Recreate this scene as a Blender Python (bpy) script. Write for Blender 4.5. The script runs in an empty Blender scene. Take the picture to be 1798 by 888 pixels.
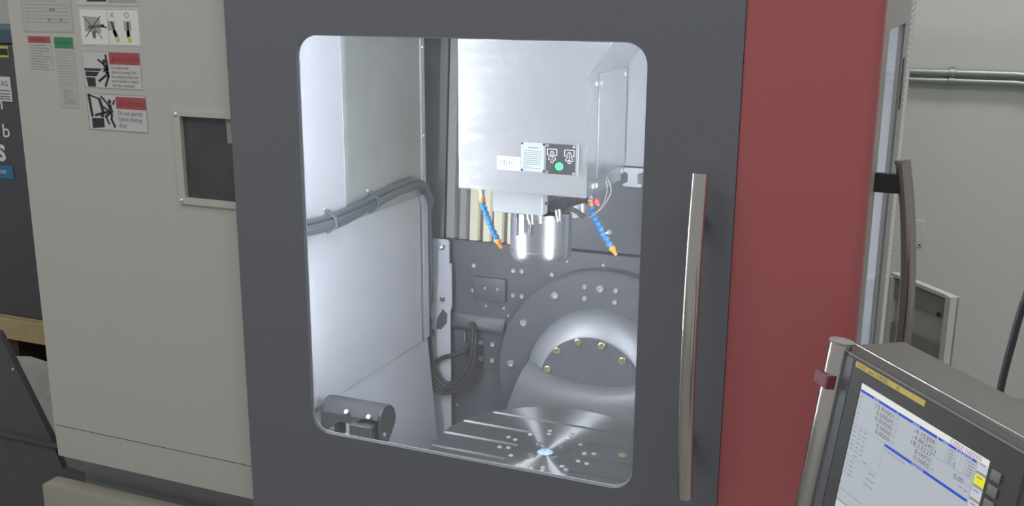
import bpy, bmesh, math, random
from mathutils import Vector, Matrix
random.seed(4)
S = bpy.context.scene
COL = S.collection
PI = math.pi

# ------------------------------------------------------------------ camera
cam_d = bpy.data.cameras.new('camera')
cam_d.sensor_fit = 'HORIZONTAL'
cam_d.sensor_width = 36.0
cam_d.lens = 1789.9 / 1798 * 36.0
cam_d.clip_start = 0.02
cam = bpy.data.objects.new('camera', cam_d)
COL.objects.link(cam)
right = Vector((0.92325333, 0.38414179, 0.00619519))
up = Vector((-0.09815662, 0.22025997, 0.97048999))
back = Vector((0.37144121, -0.89661621, 0.24106181))
M = Matrix((right, up, back)).transposed().to_4x4()
M.translation = Vector((0, -1.9, 1.62))
cam.matrix_world = M
S.camera = cam

# ------------------------------------------------------------------ world, lights, exposure
W = bpy.data.worlds.new('hall'); S.world = W; W.use_nodes = True
W.node_tree.nodes['Background'].inputs[0].default_value = (0.93, 0.97, 1.0, 1)
W.node_tree.nodes['Background'].inputs[1].default_value = 0.34
S.view_settings.view_transform = 'Standard'
S.view_settings.look = 'None'
S.view_settings.exposure = 0.0
S.view_settings.gamma = 1.0
S.view_settings.use_curve_mapping = False


def area(name, loc, target, sx, sy, power, color=(1, 1, 1), spread=180):
    d = bpy.data.lights.new(name, 'AREA'); d.shape = 'RECTANGLE'
    d.size = sx; d.size_y = sy; d.energy = power; d.color = color
    d.spread = math.radians(spread)
    o = bpy.data.objects.new(name, d); COL.objects.link(o)
    o.location = loc
    o.rotation_euler = (Vector(target) - Vector(loc)).to_track_quat('-Z', 'Y').to_euler()
    return o


# hall luminaires hung under the hall roof, in front of and beside the machine
area('hall_light', (-2.6, -2.6, 4.3), (-2.6, -2.2, 0), 2.4, 0.5, 52, (1.0, 0.97, 0.9))
area('hall_light', (0.6, -1.2, 4.4), (0.6, -0.8, 0), 2.4, 0.5, 36, (1.0, 0.98, 0.92))
area('hall_light', (0.9, 1.8, 4.3), (0.8, 2.2, 0), 1.6, 0.5, 52, (1.0, 0.98, 0.92))
LED_L, LED_R = 900.0, 640.0      # radiance of the diodes of the two work lamps

# ------------------------------------------------------------------ materials
MATS = {}


def mat(name, color, rough=0.5, metal=0.0, noise=None, bump=0.0, aniso=0.0, tangent=None,
        spec=0.5, emit=None, coat=0.0, nscale=(1, 1, 1)):
    if name in MATS: return MATS[name]
    m = bpy.data.materials.new(name); m.use_nodes = True
    nt = m.node_tree; b = nt.nodes['Principled BSDF']
    c = (*color, 1)
    b.inputs['Base Color'].default_value = c
    b.inputs['Roughness'].default_value = rough
    b.inputs['Metallic'].default_value = metal
    b.inputs['Specular IOR Level'].default_value = spec
    b.inputs['Coat Weight'].default_value = coat
    b.inputs['Coat Roughness'].default_value = 0.12
    if emit is not None:
        b.inputs['Emission Color'].default_value = c
        b.inputs['Emission Strength'].default_value = emit
    if aniso:
        b.inputs['Anisotropic'].default_value = aniso
        if tangent == 'RADIAL':
            t = nt.nodes.new('ShaderNodeTangent'); t.direction_type = 'RADIAL'; t.axis = 'Z'
            nt.links.new(t.outputs[0], b.inputs['Tangent'])
            b.inputs['Anisotropic Rotation'].default_value = 0.25
        elif tangent:
            t = nt.nodes.new('ShaderNodeCombineXYZ')
            for i in range(3): t.inputs[i].default_value = tangent[i]
            nt.links.new(t.outputs[0], b.inputs['Tangent'])
    if noise:
        sc, amt = noise
        tc = nt.nodes.new('ShaderNodeTexCoord'); mp = nt.nodes.new('ShaderNodeMapping')
        mp.inputs['Scale'].default_value = nscale
        n = nt.nodes.new('ShaderNodeTexNoise'); n.inputs['Scale'].default_value = sc
        n.inputs['Detail'].default_value = 5
        nt.links.new(tc.outputs['Object'], mp.inputs[0]); nt.links.new(mp.outputs[0], n.inputs['Vector'])
        if amt:
            mx = nt.nodes.new('ShaderNodeMix'); mx.data_type = 'RGBA'
            mx.inputs[6].default_value = tuple(max(0, v * (1 - amt)) for v in color) + (1,)
            mx.inputs[7].default_value = tuple(min(1, v * (1 + amt)) for v in color) + (1,)
            nt.links.new(n.outputs[0], mx.inputs[0]); nt.links.new(mx.outputs[2], b.inputs['Base Color'])
        if bump:
            bp = nt.nodes.new('ShaderNodeBump'); bp.inputs['Strength'].default_value = bump
            bp.inputs['Distance'].default_value = 0.002
            nt.links.new(n.outputs[0], bp.inputs['Height']); nt.links.new(bp.outputs[0], b.inputs['Normal'])
    MATS[name] = m
    return m


def glass_mat(name, tint, cap, smudge_haze):
    m = bpy.data.materials.new(name); m.use_nodes = True
    nt = m.node_tree; nt.nodes.clear()
    out = nt.nodes.new('ShaderNodeOutputMaterial')
    tr = nt.nodes.new('ShaderNodeBsdfTransparent'); tr.inputs[0].default_value = (*tint, 1)
    gl = nt.nodes.new('ShaderNodeBsdfGlossy'); gl.inputs['Roughness'].default_value = 0.03
    df = nt.nodes.new('ShaderNodeBsdfDiffuse'); df.inputs[0].default_value = (0.75, 0.75, 0.75, 1)
    fr = nt.nodes.new('ShaderNodeFresnel'); fr.inputs[0].default_value = 1.4
    mn = nt.nodes.new('ShaderNodeMath'); mn.operation = 'MINIMUM'; mn.inputs[1].default_value = cap
    nt.links.new(fr.outputs[0], mn.inputs[0])
    m1 = nt.nodes.new('ShaderNodeMixShader'); m2 = nt.nodes.new('ShaderNodeMixShader')
    nt.links.new(mn.outputs[0], m1.inputs[0]); nt.links.new(tr.outputs[0], m1.inputs[1]); nt.links.new(gl.outputs[0], m1.inputs[2])
    # patchy pale film: smudges, and haze mixed in to lift the dark behind
    tc = nt.nodes.new('ShaderNodeTexCoord'); n = nt.nodes.new('ShaderNodeTexNoise')
    n.inputs['Scale'].default_value = 5.0; n.inputs['Detail'].default_value = 6
    ml = nt.nodes.new('ShaderNodeMath'); ml.operation = 'MULTIPLY'; ml.inputs[1].default_value = smudge_haze
    nt.links.new(tc.outputs['Object'], n.inputs['Vector']); nt.links.new(n.outputs[0], ml.inputs[0])
    nt.links.new(ml.outputs[0], m2.inputs[0]); nt.links.new(m1.outputs[0], m2.inputs[1]); nt.links.new(df.outputs[0], m2.inputs[2])
    nt.links.new(m2.outputs[0], out.inputs[0])
    MATS[name] = m
    return m


def srgb(r, g, b):
    f = lambda v: (v / 255 / 12.92) if v / 255 <= 0.04045 else ((v / 255 + 0.055) / 1.055) ** 2.4
    return (f(r), f(g), f(b))


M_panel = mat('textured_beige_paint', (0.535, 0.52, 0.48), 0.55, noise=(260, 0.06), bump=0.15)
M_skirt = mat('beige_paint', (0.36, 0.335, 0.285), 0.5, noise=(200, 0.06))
M_recess = mat('recess_grey_paint', (0.33, 0.35, 0.34), 0.5, noise=(20, 0.1))
M_door = mat('charcoal_paint', (0.162, 0.170, 0.194), 0.42, noise=(300, 0.10), bump=0.12, spec=0.55)
M_doorback = mat('door_inner_grey', (0.25, 0.26, 0.28), 0.5)
M_red = mat('red_paint', (0.475, 0.12, 0.126), 0.36, noise=(280, 0.06), bump=0.08, spec=0.6)
M_maroon = mat('maroon_paint', (0.24, 0.06, 0.075), 0.4, noise=(80, 0.06))
M_white = mat('white_liner_paint', (0.64, 0.65, 0.695), 0.38, noise=(6, 0.03))
M_linerrefl = mat('grey_green_reflection_tint', (0.42, 0.435, 0.425), 0.40, noise=(7, 0.13))  # tint stands in for a reflection on the glossy left wall
M_trim = mat('pale_trim_paint', (0.64, 0.645, 0.69), 0.4, noise=(30, 0.04))
M_cast = mat('dark_casting_paint', (0.125, 0.13, 0.145), 0.42, noise=(30, 0.12), bump=0.1)
M_cast2 = mat('dark_sheet_paint', (0.105, 0.11, 0.122), 0.35, noise=(40, 0.10))
M_castlit = mat('lit_casting_paint', (0.17, 0.175, 0.185), 0.33, noise=(60, 0.10), bump=0.05)  # casting paint lightened for the light that falls on the swing arm
M_conesteel = mat('turned_grey_steel', (0.40, 0.41, 0.43), 0.46, metal=0.45, noise=(50, 0.05))
M_cover = mat('brushed_stainless', (0.72, 0.73, 0.755), 0.243, metal=0.95, aniso=1.0, tangent=(1, 0, 0),
              noise=(60, 0.05), nscale=(8, 1, 0.04))
M_coverside = mat('stainless_side', (0.66, 0.67, 0.70), 0.30, metal=0.9, noise=(40, 0.05), nscale=(20, 20, 0.6))
M_chrome = mat('polished_steel', (0.84, 0.85, 0.86), 0.27, metal=1.0)
M_steel = mat('bolt_steel', (0.80, 0.80, 0.81), 0.32, metal=0.75, noise=(40, 0.05))
M_handle = mat('brushed_handle_steel', (0.68, 0.64, 0.58), 0.20, metal=1.0, noise=(50, 0.05), nscale=(12, 12, 0.4))
M_dkmetal = mat('dark_spindle_metal', (0.20, 0.20, 0.215), 0.25, metal=0.8, noise=(20, 0.08))
M_brass = mat('brass', (0.66, 0.58, 0.36), 0.30, metal=0.85, noise=(50, 0.05))
M_table = mat('turned_table_steel', (0.34, 0.345, 0.36), 0.45, metal=0.92, aniso=1.0, tangent='RADIAL', noise=(40, 0.05))
M_slot = mat('slot_steel', (0.62, 0.63, 0.65), 0.4, metal=0.4, noise=(40, 0.05))
M_black = mat('black_plastic', (0.03, 0.03, 0.033), 0.45, noise=(60, 0.1))
M_hose = mat('blue_grey_hose', (0.10, 0.125, 0.145), 0.38, noise=(60, 0.15))
M_cable = mat('black_rubber', (0.05, 0.051, 0.055), 0.45, noise=(60, 0.1))
M_blue = mat('blue_segment_plastic', (0.045, 0.25, 0.60), 0.35, noise=(60, 0.05))
M_orange = mat('orange_plastic', (0.88, 0.33, 0.05), 0.4, noise=(60, 0.05))
M_redplastic = mat('red_plastic', (0.75, 0.10, 0.11), 0.4, noise=(60, 0.05))
M_clear = mat('clear_tube_plastic', (0.70, 0.71, 0.72), 0.3, noise=(60, 0.03))
M_tubeg = mat('grey_tube_plastic', (0.35, 0.35, 0.35), 0.3, noise=(60, 0.03))
M_bellow = mat('cream_bellows_cloth', (0.93, 0.87, 0.64), 0.65, noise=(30, 0.10))
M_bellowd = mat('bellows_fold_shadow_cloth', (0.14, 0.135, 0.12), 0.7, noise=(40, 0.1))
M_boxgrey = mat('sensor_box_grey', (0.50, 0.52, 0.53), 0.45, metal=0.3, noise=(60, 0.04))
M_tool = mat('tool_setter_grey', (0.05, 0.052, 0.058), 0.5, noise=(60, 0.1))
M_paper = mat('label_paper', (0.60, 0.60, 0.585), 0.5, noise=(50, 0.03))
M_paperw = mat('white_label_film', (0.80, 0.80, 0.78), 0.5, noise=(50, 0.02))
M_paperp = mat('panel_grey_label_film', (0.50, 0.495, 0.465), 0.5, noise=(50, 0.03))
M_ink = mat('black_ink', (0.035, 0.035, 0.04), 0.5)
M_inkg = mat('grey_ink', (0.27, 0.27, 0.265), 0.5)
M_inklight = mat('pale_grey_ink', (0.40, 0.395, 0.375), 0.5)
M_inkred = mat('red_ink', (0.42, 0.085, 0.095), 0.5)
M_inkredd = mat('dark_red_ink', (0.27, 0.06, 0.07), 0.5)
M_inkgreen = mat('green_ink', (0.055, 0.26, 0.12), 0.5)
M_inkyellow = mat('yellow_ink', (0.62, 0.58, 0.16), 0.5)
M_plateblk = mat('black_engraved_plate', (0.055, 0.06, 0.065), 0.4, noise=(60, 0.1))
M_platesil = mat('silver_green_plate', (0.62, 0.68, 0.67), 0.38, metal=0.3, noise=(60, 0.03))
M_greenbtn = mat('green_button_plastic', (0.10, 0.55, 0.30), 0.35)
M_whiteprint = mat('white_print', (0.86, 0.87, 0.86), 0.5)
M_pend = mat('pendant_dark_grey', (0.10, 0.10, 0.10), 0.42, noise=(300, 0.15), bump=0.1)
M_pendtop = mat('pendant_top_grey', (0.14, 0.14, 0.135), 0.5, noise=(300, 0.12), bump=0.1)
M_bezel = mat('bezel_dark_grey', (0.085, 0.085, 0.085), 0.5, noise=(300, 0.12))
M_bezell = mat('bezel_side_grey', (0.12, 0.125, 0.14), 0.42, noise=(200, 0.1))
M_key = mat('grey_soft_key', (0.26, 0.26, 0.25), 0.5, noise=(100, 0.05))
M_yel = mat('yellow_label', (0.78, 0.60, 0.12), 0.45, noise=(60, 0.03))
def LCD(n, c):
    m = mat(n, srgb(*c), 0.45, emit=0.95, spec=0.3)
    m.node_tree.nodes['Principled BSDF'].inputs['Base Color'].default_value = (0.012, 0.012, 0.012, 1)
    return m



M_lcd = LCD('lcd_grey', (176, 183, 190)); M_lcdw = LCD('lcd_white', (226, 227, 220)); M_lcdb = LCD('lcd_blue', (44, 76, 196))
M_lcdk = LCD('lcd_dark', (96, 92, 98)); M_lcdg = LCD('lcd_midgrey', (140, 145, 152)); M_lcdy = LCD('lcd_yellow', (238, 226, 34))
M_lcdp = LCD('lcd_purple', (150, 92, 160)); M_lcdl = LCD('lcd_pale', (196, 203, 208))
M_wall = mat('hall_wall_paint', (0.66, 0.67, 0.635), 0.7, noise=(2.2, 0.05), bump=0.03)
M_floor = mat('hall_concrete', (0.30, 0.30, 0.29), 0.5, noise=(6, 0.2), bump=0.1)
M_galv = mat('galvanised_conduit', (0.36, 0.40, 0.39), 0.38, metal=0.55, noise=(30, 0.12))
M_sidegrey = mat('side_door_grey', (0.33, 0.33, 0.315), 0.45, noise=(100, 0.06))
M_rib = mat('ribbed_pale_strip', (0.52, 0.53, 0.51), 0.5, noise=(60, 0.08))
M_shelfg = mat('shelf_grey', (0.50, 0.50, 0.48), 0.6, noise=(20, 0.06))
M_shelfd = mat('shelf_brace_grey', (0.30, 0.29, 0.28), 0.6, noise=(20, 0.08))
M_shelfw = mat('shelf_white_edge', (0.66, 0.67, 0.66), 0.5, noise=(20, 0.04))
M_cab = mat('black_cabinet_paint', (0.095, 0.097, 0.106), 0.45, noise=(40, 0.1))
M_wood = mat('pine_board', (0.55, 0.42, 0.23), 0.65, noise=(14, 0.28), nscale=(1, 6, 6))
M_film = mat('grey_plastic_film', (0.42, 0.41, 0.38), 0.3, noise=(9, 0.3), bump=0.6)
M_guard = mat('black_guard_sheet', (0.10, 0.10, 0.103), 0.5, noise=(30, 0.15))
M_tagblue = mat('blue_tag', (0.045, 0.22, 0.42), 0.5)
G_door = glass_mat('door_window_pane', (0.93, 0.94, 0.95), 0.25, 0.13)
G_side = glass_mat('side_window_pane', (0.97, 0.98, 0.99), 0.18, 0.05)
G_insp = glass_mat('smoked_pane', (0.55, 0.57, 0.58), 0.20, 0.14)

# ------------------------------------------------------------------ object helpers
POS = {}      # object -> its origin in the frame of its thing


def thing(name, loc, label, cat, group=None, matrix=None):
    o = bpy.data.objects.new(name, None); COL.objects.link(o)
    o.empty_display_size = 0.05
    if matrix is not None:
        o.matrix_world = matrix; POS[o] = Vector((0, 0, 0))
    else:
        o.location = loc; POS[o] = Vector(loc)
    o['label'] = label; o['category'] = cat
    if group: o['group'] = group
    return o


def tag(o, label=None, cat=None, group=None, kind=None):
    for k, v in (('label', label), ('category', cat), ('group', group), ('kind', kind)):
        if v: o[k] = v
    return o


def finish(bm, smooth=40):
    bmesh.ops.remove_doubles(bm, verts=bm.verts, dist=1e-6)
    bmesh.ops.recalc_face_normals(bm, faces=bm.faces)
    if smooth:
        a = math.radians(smooth)
        for f in bm.faces: f.smooth = True
        for e in bm.edges:
            if len(e.link_faces) == 2:
                if e.calc_face_angle(0) > a: e.smooth = False
            else: e.smooth = False


def part(name, bm, m, parent=None, smooth=40, label=None):
    """Link the bmesh as ONE object; coordinates are given in the frame of its thing."""
    finish(bm, smooth)
    lo = Vector([min(v.co[i] for v in bm.verts) for i in range(3)])
    hi = Vector([max(v.co[i] for v in bm.verts) for i in range(3)])
    c = Vector(((lo.x + hi.x) / 2, (lo.y + hi.y) / 2, lo.z))
    for v in bm.verts: v.co -= c
    me = bpy.data.meshes.new(name); bm.to_mesh(me); bm.free()
    me.materials.append(m)
    o = bpy.data.objects.new(name, me); COL.objects.link(o)
    POS[o] = c
    if parent is not None:
        o.parent = parent; o.location = c - POS[parent]
    else: o.location = c
    if label: o['label'] = label
    return o


def copy_to(o, loc, rot=None, scale=None):
    """copy a part (sharing its mesh) to another place of the same thing"""
    c = o.copy(); COL.objects.link(c)
    POS[c] = Vector(loc); c.parent = o.parent
    c.location = Vector(loc) - (POS[o.parent] if o.parent else Vector((0, 0, 0)))
    if rot: c.rotation_euler = rot
    if scale: c.scale = scale
    return c


def B(): return bmesh.new()


def box(bm, x0, x1, y0, y1, z0, z1, bev=0.0, seg=2):
    vs = [bm.verts.new((x, y, z)) for x in (x0, x1) for y in (y0, y1) for z in (z0, z1)]
    idx = [(0, 1, 3, 2), (4, 6, 7, 5), (0, 4, 5, 1), (2, 3, 7, 6), (0, 2, 6, 4), (1, 5, 7, 3)]
    fs = [bm.faces.new([vs[i] for i in f]) for f in idx]
    if bev:
        es = list({e for f in fs for e in f.edges})
        bmesh.ops.bevel(bm, geom=es, offset=bev, segments=seg, affect='EDGES', profile=0.5)
    return bm


def prism(bm, poly, ext, bev=0.0, seg=2):
    """poly: list of 3D points (planar); ext: extrusion vector"""
    ext = Vector(ext)
    a = [bm.verts.new(p) for p in poly]
    b = [bm.verts.new(Vector(p) + ext) for p in poly]
    n = len(a)
    fs = [bm.faces.new(a), bm.faces.new(b[::-1])]
    for i in range(n): fs.append(bm.faces.new((a[i], b[i], b[(i + 1) % n], a[(i + 1) % n])))
    if bev:
        es = list({e for f in fs for e in f.edges})
        bmesh.ops.bevel(bm, geom=es, offset=bev, segments=seg, affect='EDGES', profile=0.5)
    return bm


def frame_of(d):
    d = Vector(d).normalized()
    a = Vector((0, 0, 1)) if abs(d.z) < 0.9 else Vector((1, 0, 0))
    u = d.cross(a).normalized(); v = d.cross(u).normalized()
    return u, v, d


def lathe(bm, o, d, prof, seg=32, cap=True):
    """prof: [(r, t)] along axis d from o"""
    o = Vector(o); u, v, d = frame_of(d)
    rings = []
    for r, t in prof:
        if r < 1e-6: rings.append([bm.verts.new(o + d * t)])
        else: rings.append([bm.verts.new(o + d * t + (u * math.cos(2 * PI * k / seg) + v * math.sin(2 * PI * k / seg)) * r) for k in range(seg)])
    for A, C in zip(rings[:-1], rings[1:]):
        if len(A) == 1 and len(C) == 1: continue
        for k in range(seg):
            k2 = (k + 1) % seg
            if len(A) == 1: bm.faces.new((A[0], C[k], C[k2]))
            elif len(C) == 1: bm.faces.new((A[k], C[0], A[k2]))
            else: bm.faces.new((A[k], C[k], C[k2], A[k2]))
    if cap:
        if len(rings[0]) > 1: bm.faces.new(rings[0])
        if len(rings[-1]) > 1: bm.faces.new(rings[-1])
    return bm


def cyl(bm, p0, p1, r, r1=None, seg=16, bev=0.0):
    p0 = Vector(p0); p1 = Vector(p1); L = (p1 - p0).length
    r1 = r if r1 is None else r1
    if bev: pr = [(r - bev, 0), (r, bev), (r1, L - bev), (r1 - bev, L)]
    else: pr = [(r, 0), (r1, L)]
    return lathe(bm, p0, p1 - p0, pr, seg)


def smooth_path(pts, n=6):
    P = [Vector(p) for p in pts]; out = []
    for i in range(len(P) - 1):
        p0 = P[max(i - 1, 0)]; p1 = P[i]; p2 = P[i + 1]; p3 = P[min(i + 2, len(P) - 1)]
        for k in range(n):
            t = k / n
            out.append(0.5 * ((2 * p1) + (p2 - p0) * t + (2 * p0 - 5 * p1 + 4 * p2 - p3) * t * t + (3 * p1 - p0 - 3 * p2 + p3) * t ** 3))
    out.append(P[-1])
    return out


def tube(bm, pts, r, seg=10):
    P = [Vector(p) for p in pts]
    u, v, d = frame_of(P[1] - P[0])
    rings = []
    for i, p in enumerate(P):
        dd = (P[min(i + 1, len(P) - 1)] - P[max(i - 1, 0)]).normalized()
        u = (u - dd * u.dot(dd)).normalized(); v = dd.cross(u)
        rr = r[i] if isinstance(r, (list, tuple)) else r
        rings.append([bm.verts.new(p + (u * math.cos(2 * PI * k / seg) + v * math.sin(2 * PI * k / seg)) * rr) for k in range(seg)])
    for A, C in zip(rings[:-1], rings[1:]):
        for k in range(seg): bm.faces.new((A[k], C[k], C[(k + 1) % seg], A[(k + 1) % seg]))
    bm.faces.new(rings[0]); bm.faces.new(rings[-1])
    return bm


def rrect(x0, x1, z0, z1, r, n=8):
    out = []
    for cx, cz, a0 in ((x1 - r, z1 - r, 0), (x0 + r, z1 - r, 90), (x0 + r, z0 + r, 180), (x1 - r, z0 + r, 270)):
        for k in range(n + 1):
            a = math.radians(a0 + 90 * k / n); out.append((cx + r * math.cos(a), cz + r * math.sin(a)))
    return out


def plate_with_hole(bm, outer, inner, y0, y1):
    """outer / inner: lists of (x, z) with equal length; slab from y0 to y1 with the hole cut through"""
    n = len(outer)
    o0 = [bm.verts.new((x, y0, z)) for x, z in outer]; i0 = [bm.verts.new((x, y0, z)) for x, z in inner]
    o1 = [bm.verts.new((x, y1, z)) for x, z in outer]; i1 = [bm.verts.new((x, y1, z)) for x, z in inner]
    for k in range(n):
        j = (k + 1) % n
        bm.faces.new((o0[k], o0[j], i0[j], i0[k])); bm.faces.new((o1[k], i1[k], i1[j], o1[j]))
        if (Vector(outer[k]) - Vector(outer[j])).length > 1e-7: bm.faces.new((o0[k], o1[k], o1[j], o0[j]))
        bm.faces.new((i0[k], i0[j], i1[j], i1[k]))
    return bm


def outer_for(inner, x0, x1, z0, z1, n=8):
    """corner-matched outline of a rectangle for an rrect inner (same point count)"""
    out = []; c = [(x1, z1), (x0, z1), (x0, z0), (x1, z0)]
    for q in range(4): out += [c[q]] * (n + 1)
    return out


def frame_plate(bm, x0, x1, z0, z1, ix0, ix1, iz0, iz1, r, y0, y1, orad=None):
    inner = rrect(ix0, ix1, iz0, iz1, r)
    if orad: outer = rrect(x0, x1, z0, z1, orad)
    else:
        e = 1e-5; outer = rrect(x0, x1, z0, z1, e)
    plate_with_hole(bm, outer, inner, y0, y1)
    return bm


def bolt_bm(p, d, r, h=None, seg=14):
    """socket-head screw: head with chamfer and hex recess, axis d pointing out of the surface"""
    h = h or r * 0.8
    bm = B()
    lathe(bm, p, d, [(r, 0), (r, h * 0.75), (r * 0.85, h), (r * 0.5, h), (r * 0.45, h * 0.4), (0, h * 0.35)], seg)
    return bm


def bolts(parent, pts, d, r, m, name='bolt', h=None):
    first = part(name, bolt_bm(pts[0], d, r, h), m, parent)
    off = POS[first] - Vector(pts[0])
    for p in pts[1:]: copy_to(first, Vector(p) + off)
    return first


def text_bm(txt, size, origin, ux, uz, depth=0.0004, align='LEFT', sx=1.0, bold=0.0):
    """text mesh with origin (lower left), baseline ux, up uz"""
    cu = bpy.data.curves.new('t', 'FONT'); cu.body = txt; cu.size = size; cu.extrude = 0; cu.align_x = align
    cu.resolution_u = 3; cu.offset = bold
    o = bpy.data.objects.new('t', cu); COL.objects.link(o)
    dg = bpy.context.evaluated_depsgraph_get()
    me = bpy.data.meshes.new_from_object(o.evaluated_get(dg))
    bm = B(); bm.from_mesh(me)
    ux = Vector(ux); uz = Vector(uz); o0 = Vector(origin)
    for v in bm.verts: v.co = o0 + ux * (v.co.x * sx) + uz * v.co.y
    bpy.data.objects.remove(o); bpy.data.curves.remove(cu); bpy.data.meshes.remove(me)
    return bm


def quad(bm, pts):
    bm.faces.new([bm.verts.new(p) for p in pts]); return bm


def stroke(bm, a, b, w, y):
    """flat bar between (x,z) points a and b at depth y"""
    a = Vector(a); b = Vector(b); d = (b - a).normalized(); n = Vector((-d.y, d.x)) * w / 2
    quad(bm, [(p.x, y, p.y) for p in (a + n, b + n, b - n, a - n)]); return bm


def disc2(bm, c, r, y, n=14):
    bm.faces.new([bm.verts.new((c[0] + r * math.cos(2 * PI * k / n), y, c[1] + r * math.sin(2 * PI * k / n))) for k in range(n)]); return bm


# ------------------------------------------------------------------ hall
b = B(); box(b, -7, 4, -4, 3.2, -0.3, -0.2); tag(part('floor', b, M_floor), kind='structure')
b = B(); box(b, -7, 4, 3.2, 3.3, -0.2, 4.6); tag(part('wall_back', b, M_wall), kind='structure')

# ------------------------------------------------------------------ machine enclosure (fixed sheet metal)
enc = thing('machine_enclosure', (-1.1, 0.9, 0), 'fixed sheet metal body of the machine, beige at left and red at right', 'machine')
XL, YP = -2.162, 0.03
# beige front cover with a cut-out for the small viewing window
b = B()
ix0, ix1, iz0, iz1 = -1.648, -1.475, 1.152, 1.350
frame_plate(b, XL, -1.456, 0.478, 2.05, ix0, ix1, iz0, iz1, 0.003, YP, YP + 0.03, orad=0.006)
fc = part('front_cover', b, M_panel, enc, label='tall beige textured front cover')
b = B(); prism(b, [(XL, YP, 0.475), (XL, YP + 0.03, 0.475), (XL, YP + 0.03, 0.385), (XL, YP + 0.02, 0.381), (XL, YP + 0.004, 0.383)], (0.706, 0, 0))
part('lower_cover', b, M_panel, enc, label='lower beige strip below the crease')
b = B(); box(b, XL, XL + 0.03, YP + 0.03, 1.9, 0.385, 2.05); part('side_cover', b, M_panel, enc)
b = B(); box(b, XL + 0.02, -0.12, 0.10, 0.14, -0.2, 0.385); part('plinth', b, M_recess, enc, label='recessed grey plinth')
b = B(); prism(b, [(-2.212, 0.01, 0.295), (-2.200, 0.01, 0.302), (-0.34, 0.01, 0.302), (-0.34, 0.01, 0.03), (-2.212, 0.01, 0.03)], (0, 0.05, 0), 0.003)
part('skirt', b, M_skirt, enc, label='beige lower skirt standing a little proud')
bolts(enc, [(-2.176, 0.012, 0.290)], (0, -1, 0), 0.004, M_steel, 'screw')
# inspection window frame
b = B(); frame_plate(b, -1.668, -1.457, 1.138, 1.362, -1.648, -1.470, 1.154, 1.349, 0.002, YP - 0.006, YP, orad=0.003)
iw = part('viewing_window_frame', b, M_panel, enc, label='flat beige frame of the small viewing window')
b = B(); box(b, -1.652, -1.470, YP + 0.005, YP + 0.010, 1.150, 1.352); part('pane', b, G_insp, iw)
b = B(); box(b, -1.66, -1.458, YP + 0.06, YP + 0.075, 1.14, 1.37); part('backing', b, M_recess, iw)
for (x, z) in ((-1.659, 1.353), (-1.659, 1.146)):
    part('dome_screw', lathe(B(), (x, YP - 0.006, z), (0, -1, 0), [(0.0055, 0), (0.0048, 0.002), (0.0025, 0.0036), (0, 0.004)], 12), M_steel, iw)
b = B(); quad(b, [(-1.523, YP + 0.004, 1.349), (-1.502, YP + 0.004, 1.349), (-1.502, YP + 0.004, 1.292), (-1.521, YP + 0.004, 1.290)])
part('reflection_patch', b, M_recess, iw, label='pale patch drawn as a reflection on the pane')  # flat pale patch in place of a reflected strip on the glass
# red corner cover with a rounded right edge
rr = 0.022
poly = [(-0.3342, 0.004, 0.0)]
for k in range(9):
    a = math.radians(-90 + 90 * k / 8)
    poly.append((-0.098 - rr + rr * math.cos(a), 0.004 + rr + rr * math.sin(a), 0.0))
poly += [(-0.098, 0.045, 0), (-0.128, 0.045, 0), (-0.128, 0.034, 0), (-0.3342, 0.034, 0)]
b = B(); prism(b, [(x, y, 0.04) for x, y, z in poly], (0, 0, 2.0))
part('corner_cover', b, M_red, enc, smooth=30, label='red painted front corner cover')
b = B(); box(b, -0.34, -0.128, 0.034, 0.06, 0.04, 2.04); part('corner_backing', b, M_cast2, enc)
b = B(); box(b, XL, -0.1, -0.01, 1.9, 2.05, 2.12); part('top_cover', b, M_panel, enc)
b = B(); box(b, XL, -0.1, 1.88, 1.9, 0.1, 2.05); part('rear_cover', b, M_panel, enc)

# ------------------------------------------------------------------ chamber liner
lin = thing('chamber_liner', (-1.45, 0.5, 0.1), 'white sheet metal lining of the lit machining chamber, left of the spindle', 'panel')
XW = -1.45
b = B(); box(b, XW - 0.004, XW, 0.062, 0.885, 1.0, 1.74); part('upper_sheet', b, M_white, lin)
b = B(); box(b, XW, XW + 0.0012, 0.424, 0.868, 1.03, 1.74); part('reflection_sheet', b, M_linerrefl, lin, label='grey green sheet coloured as a reflection on the wall, with faint stains')  # thin sheet added to carry the reflection as colour
b = B(); box(b, XW, XW + 0.006, 0.862, 0.885, 1.055, 1.74, 0.001, 1); st = part('edge_strip', b, M_trim, lin)
p0 = bolts(lin, [(XW + 0.006, 0.873, 1.481), (XW + 0.006, 0.871, 1.215)], (1, 0, 0), 0.006, M_steel, 'screw')
b = B(); prism(b, [(XW, 0.062, 1.03), (XW + 0.010, 0.062, 1.004), (XW + 0.010, 0.062, 0.566), (XW, 0.062, 0.566)], (0, 0.773, 0)); part('lower_sheet', b, M_white, lin)
b = B(); box(b, XW, XW + 0.011, 0.850, 0.885, 0.566, 1.034, 0.001, 1); part('edge_strip', b, M_trim, lin)
b = B(); box(b, XW, XW + 0.004, 0.835, 0.850, 0.566, 1.0); part('groove', b, M_cast2, lin, label='dark groove beside the edge strip')
b = B(); prism(b, [(XW + 0.007, 0.062, 0.563), (XW + 0.050, 0.062, 0.10), (XW + 0.040, 0.062, 0.10), (XW, 0.062, 0.563)], (0, 0.815, 0)); part('chute_sheet', b, M_white, lin, label='white chute sheet below the crease')
b = B(); box(b, XW, -0.13, 0.062, 1.05, 0.06, 0.10); part('floor_sheet', b, M_white, lin)
b = B(); box(b, XW, -0.13, 0.062, 1.60, 1.74, 1.75); part('roof_sheet', b, M_white, lin)
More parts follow.
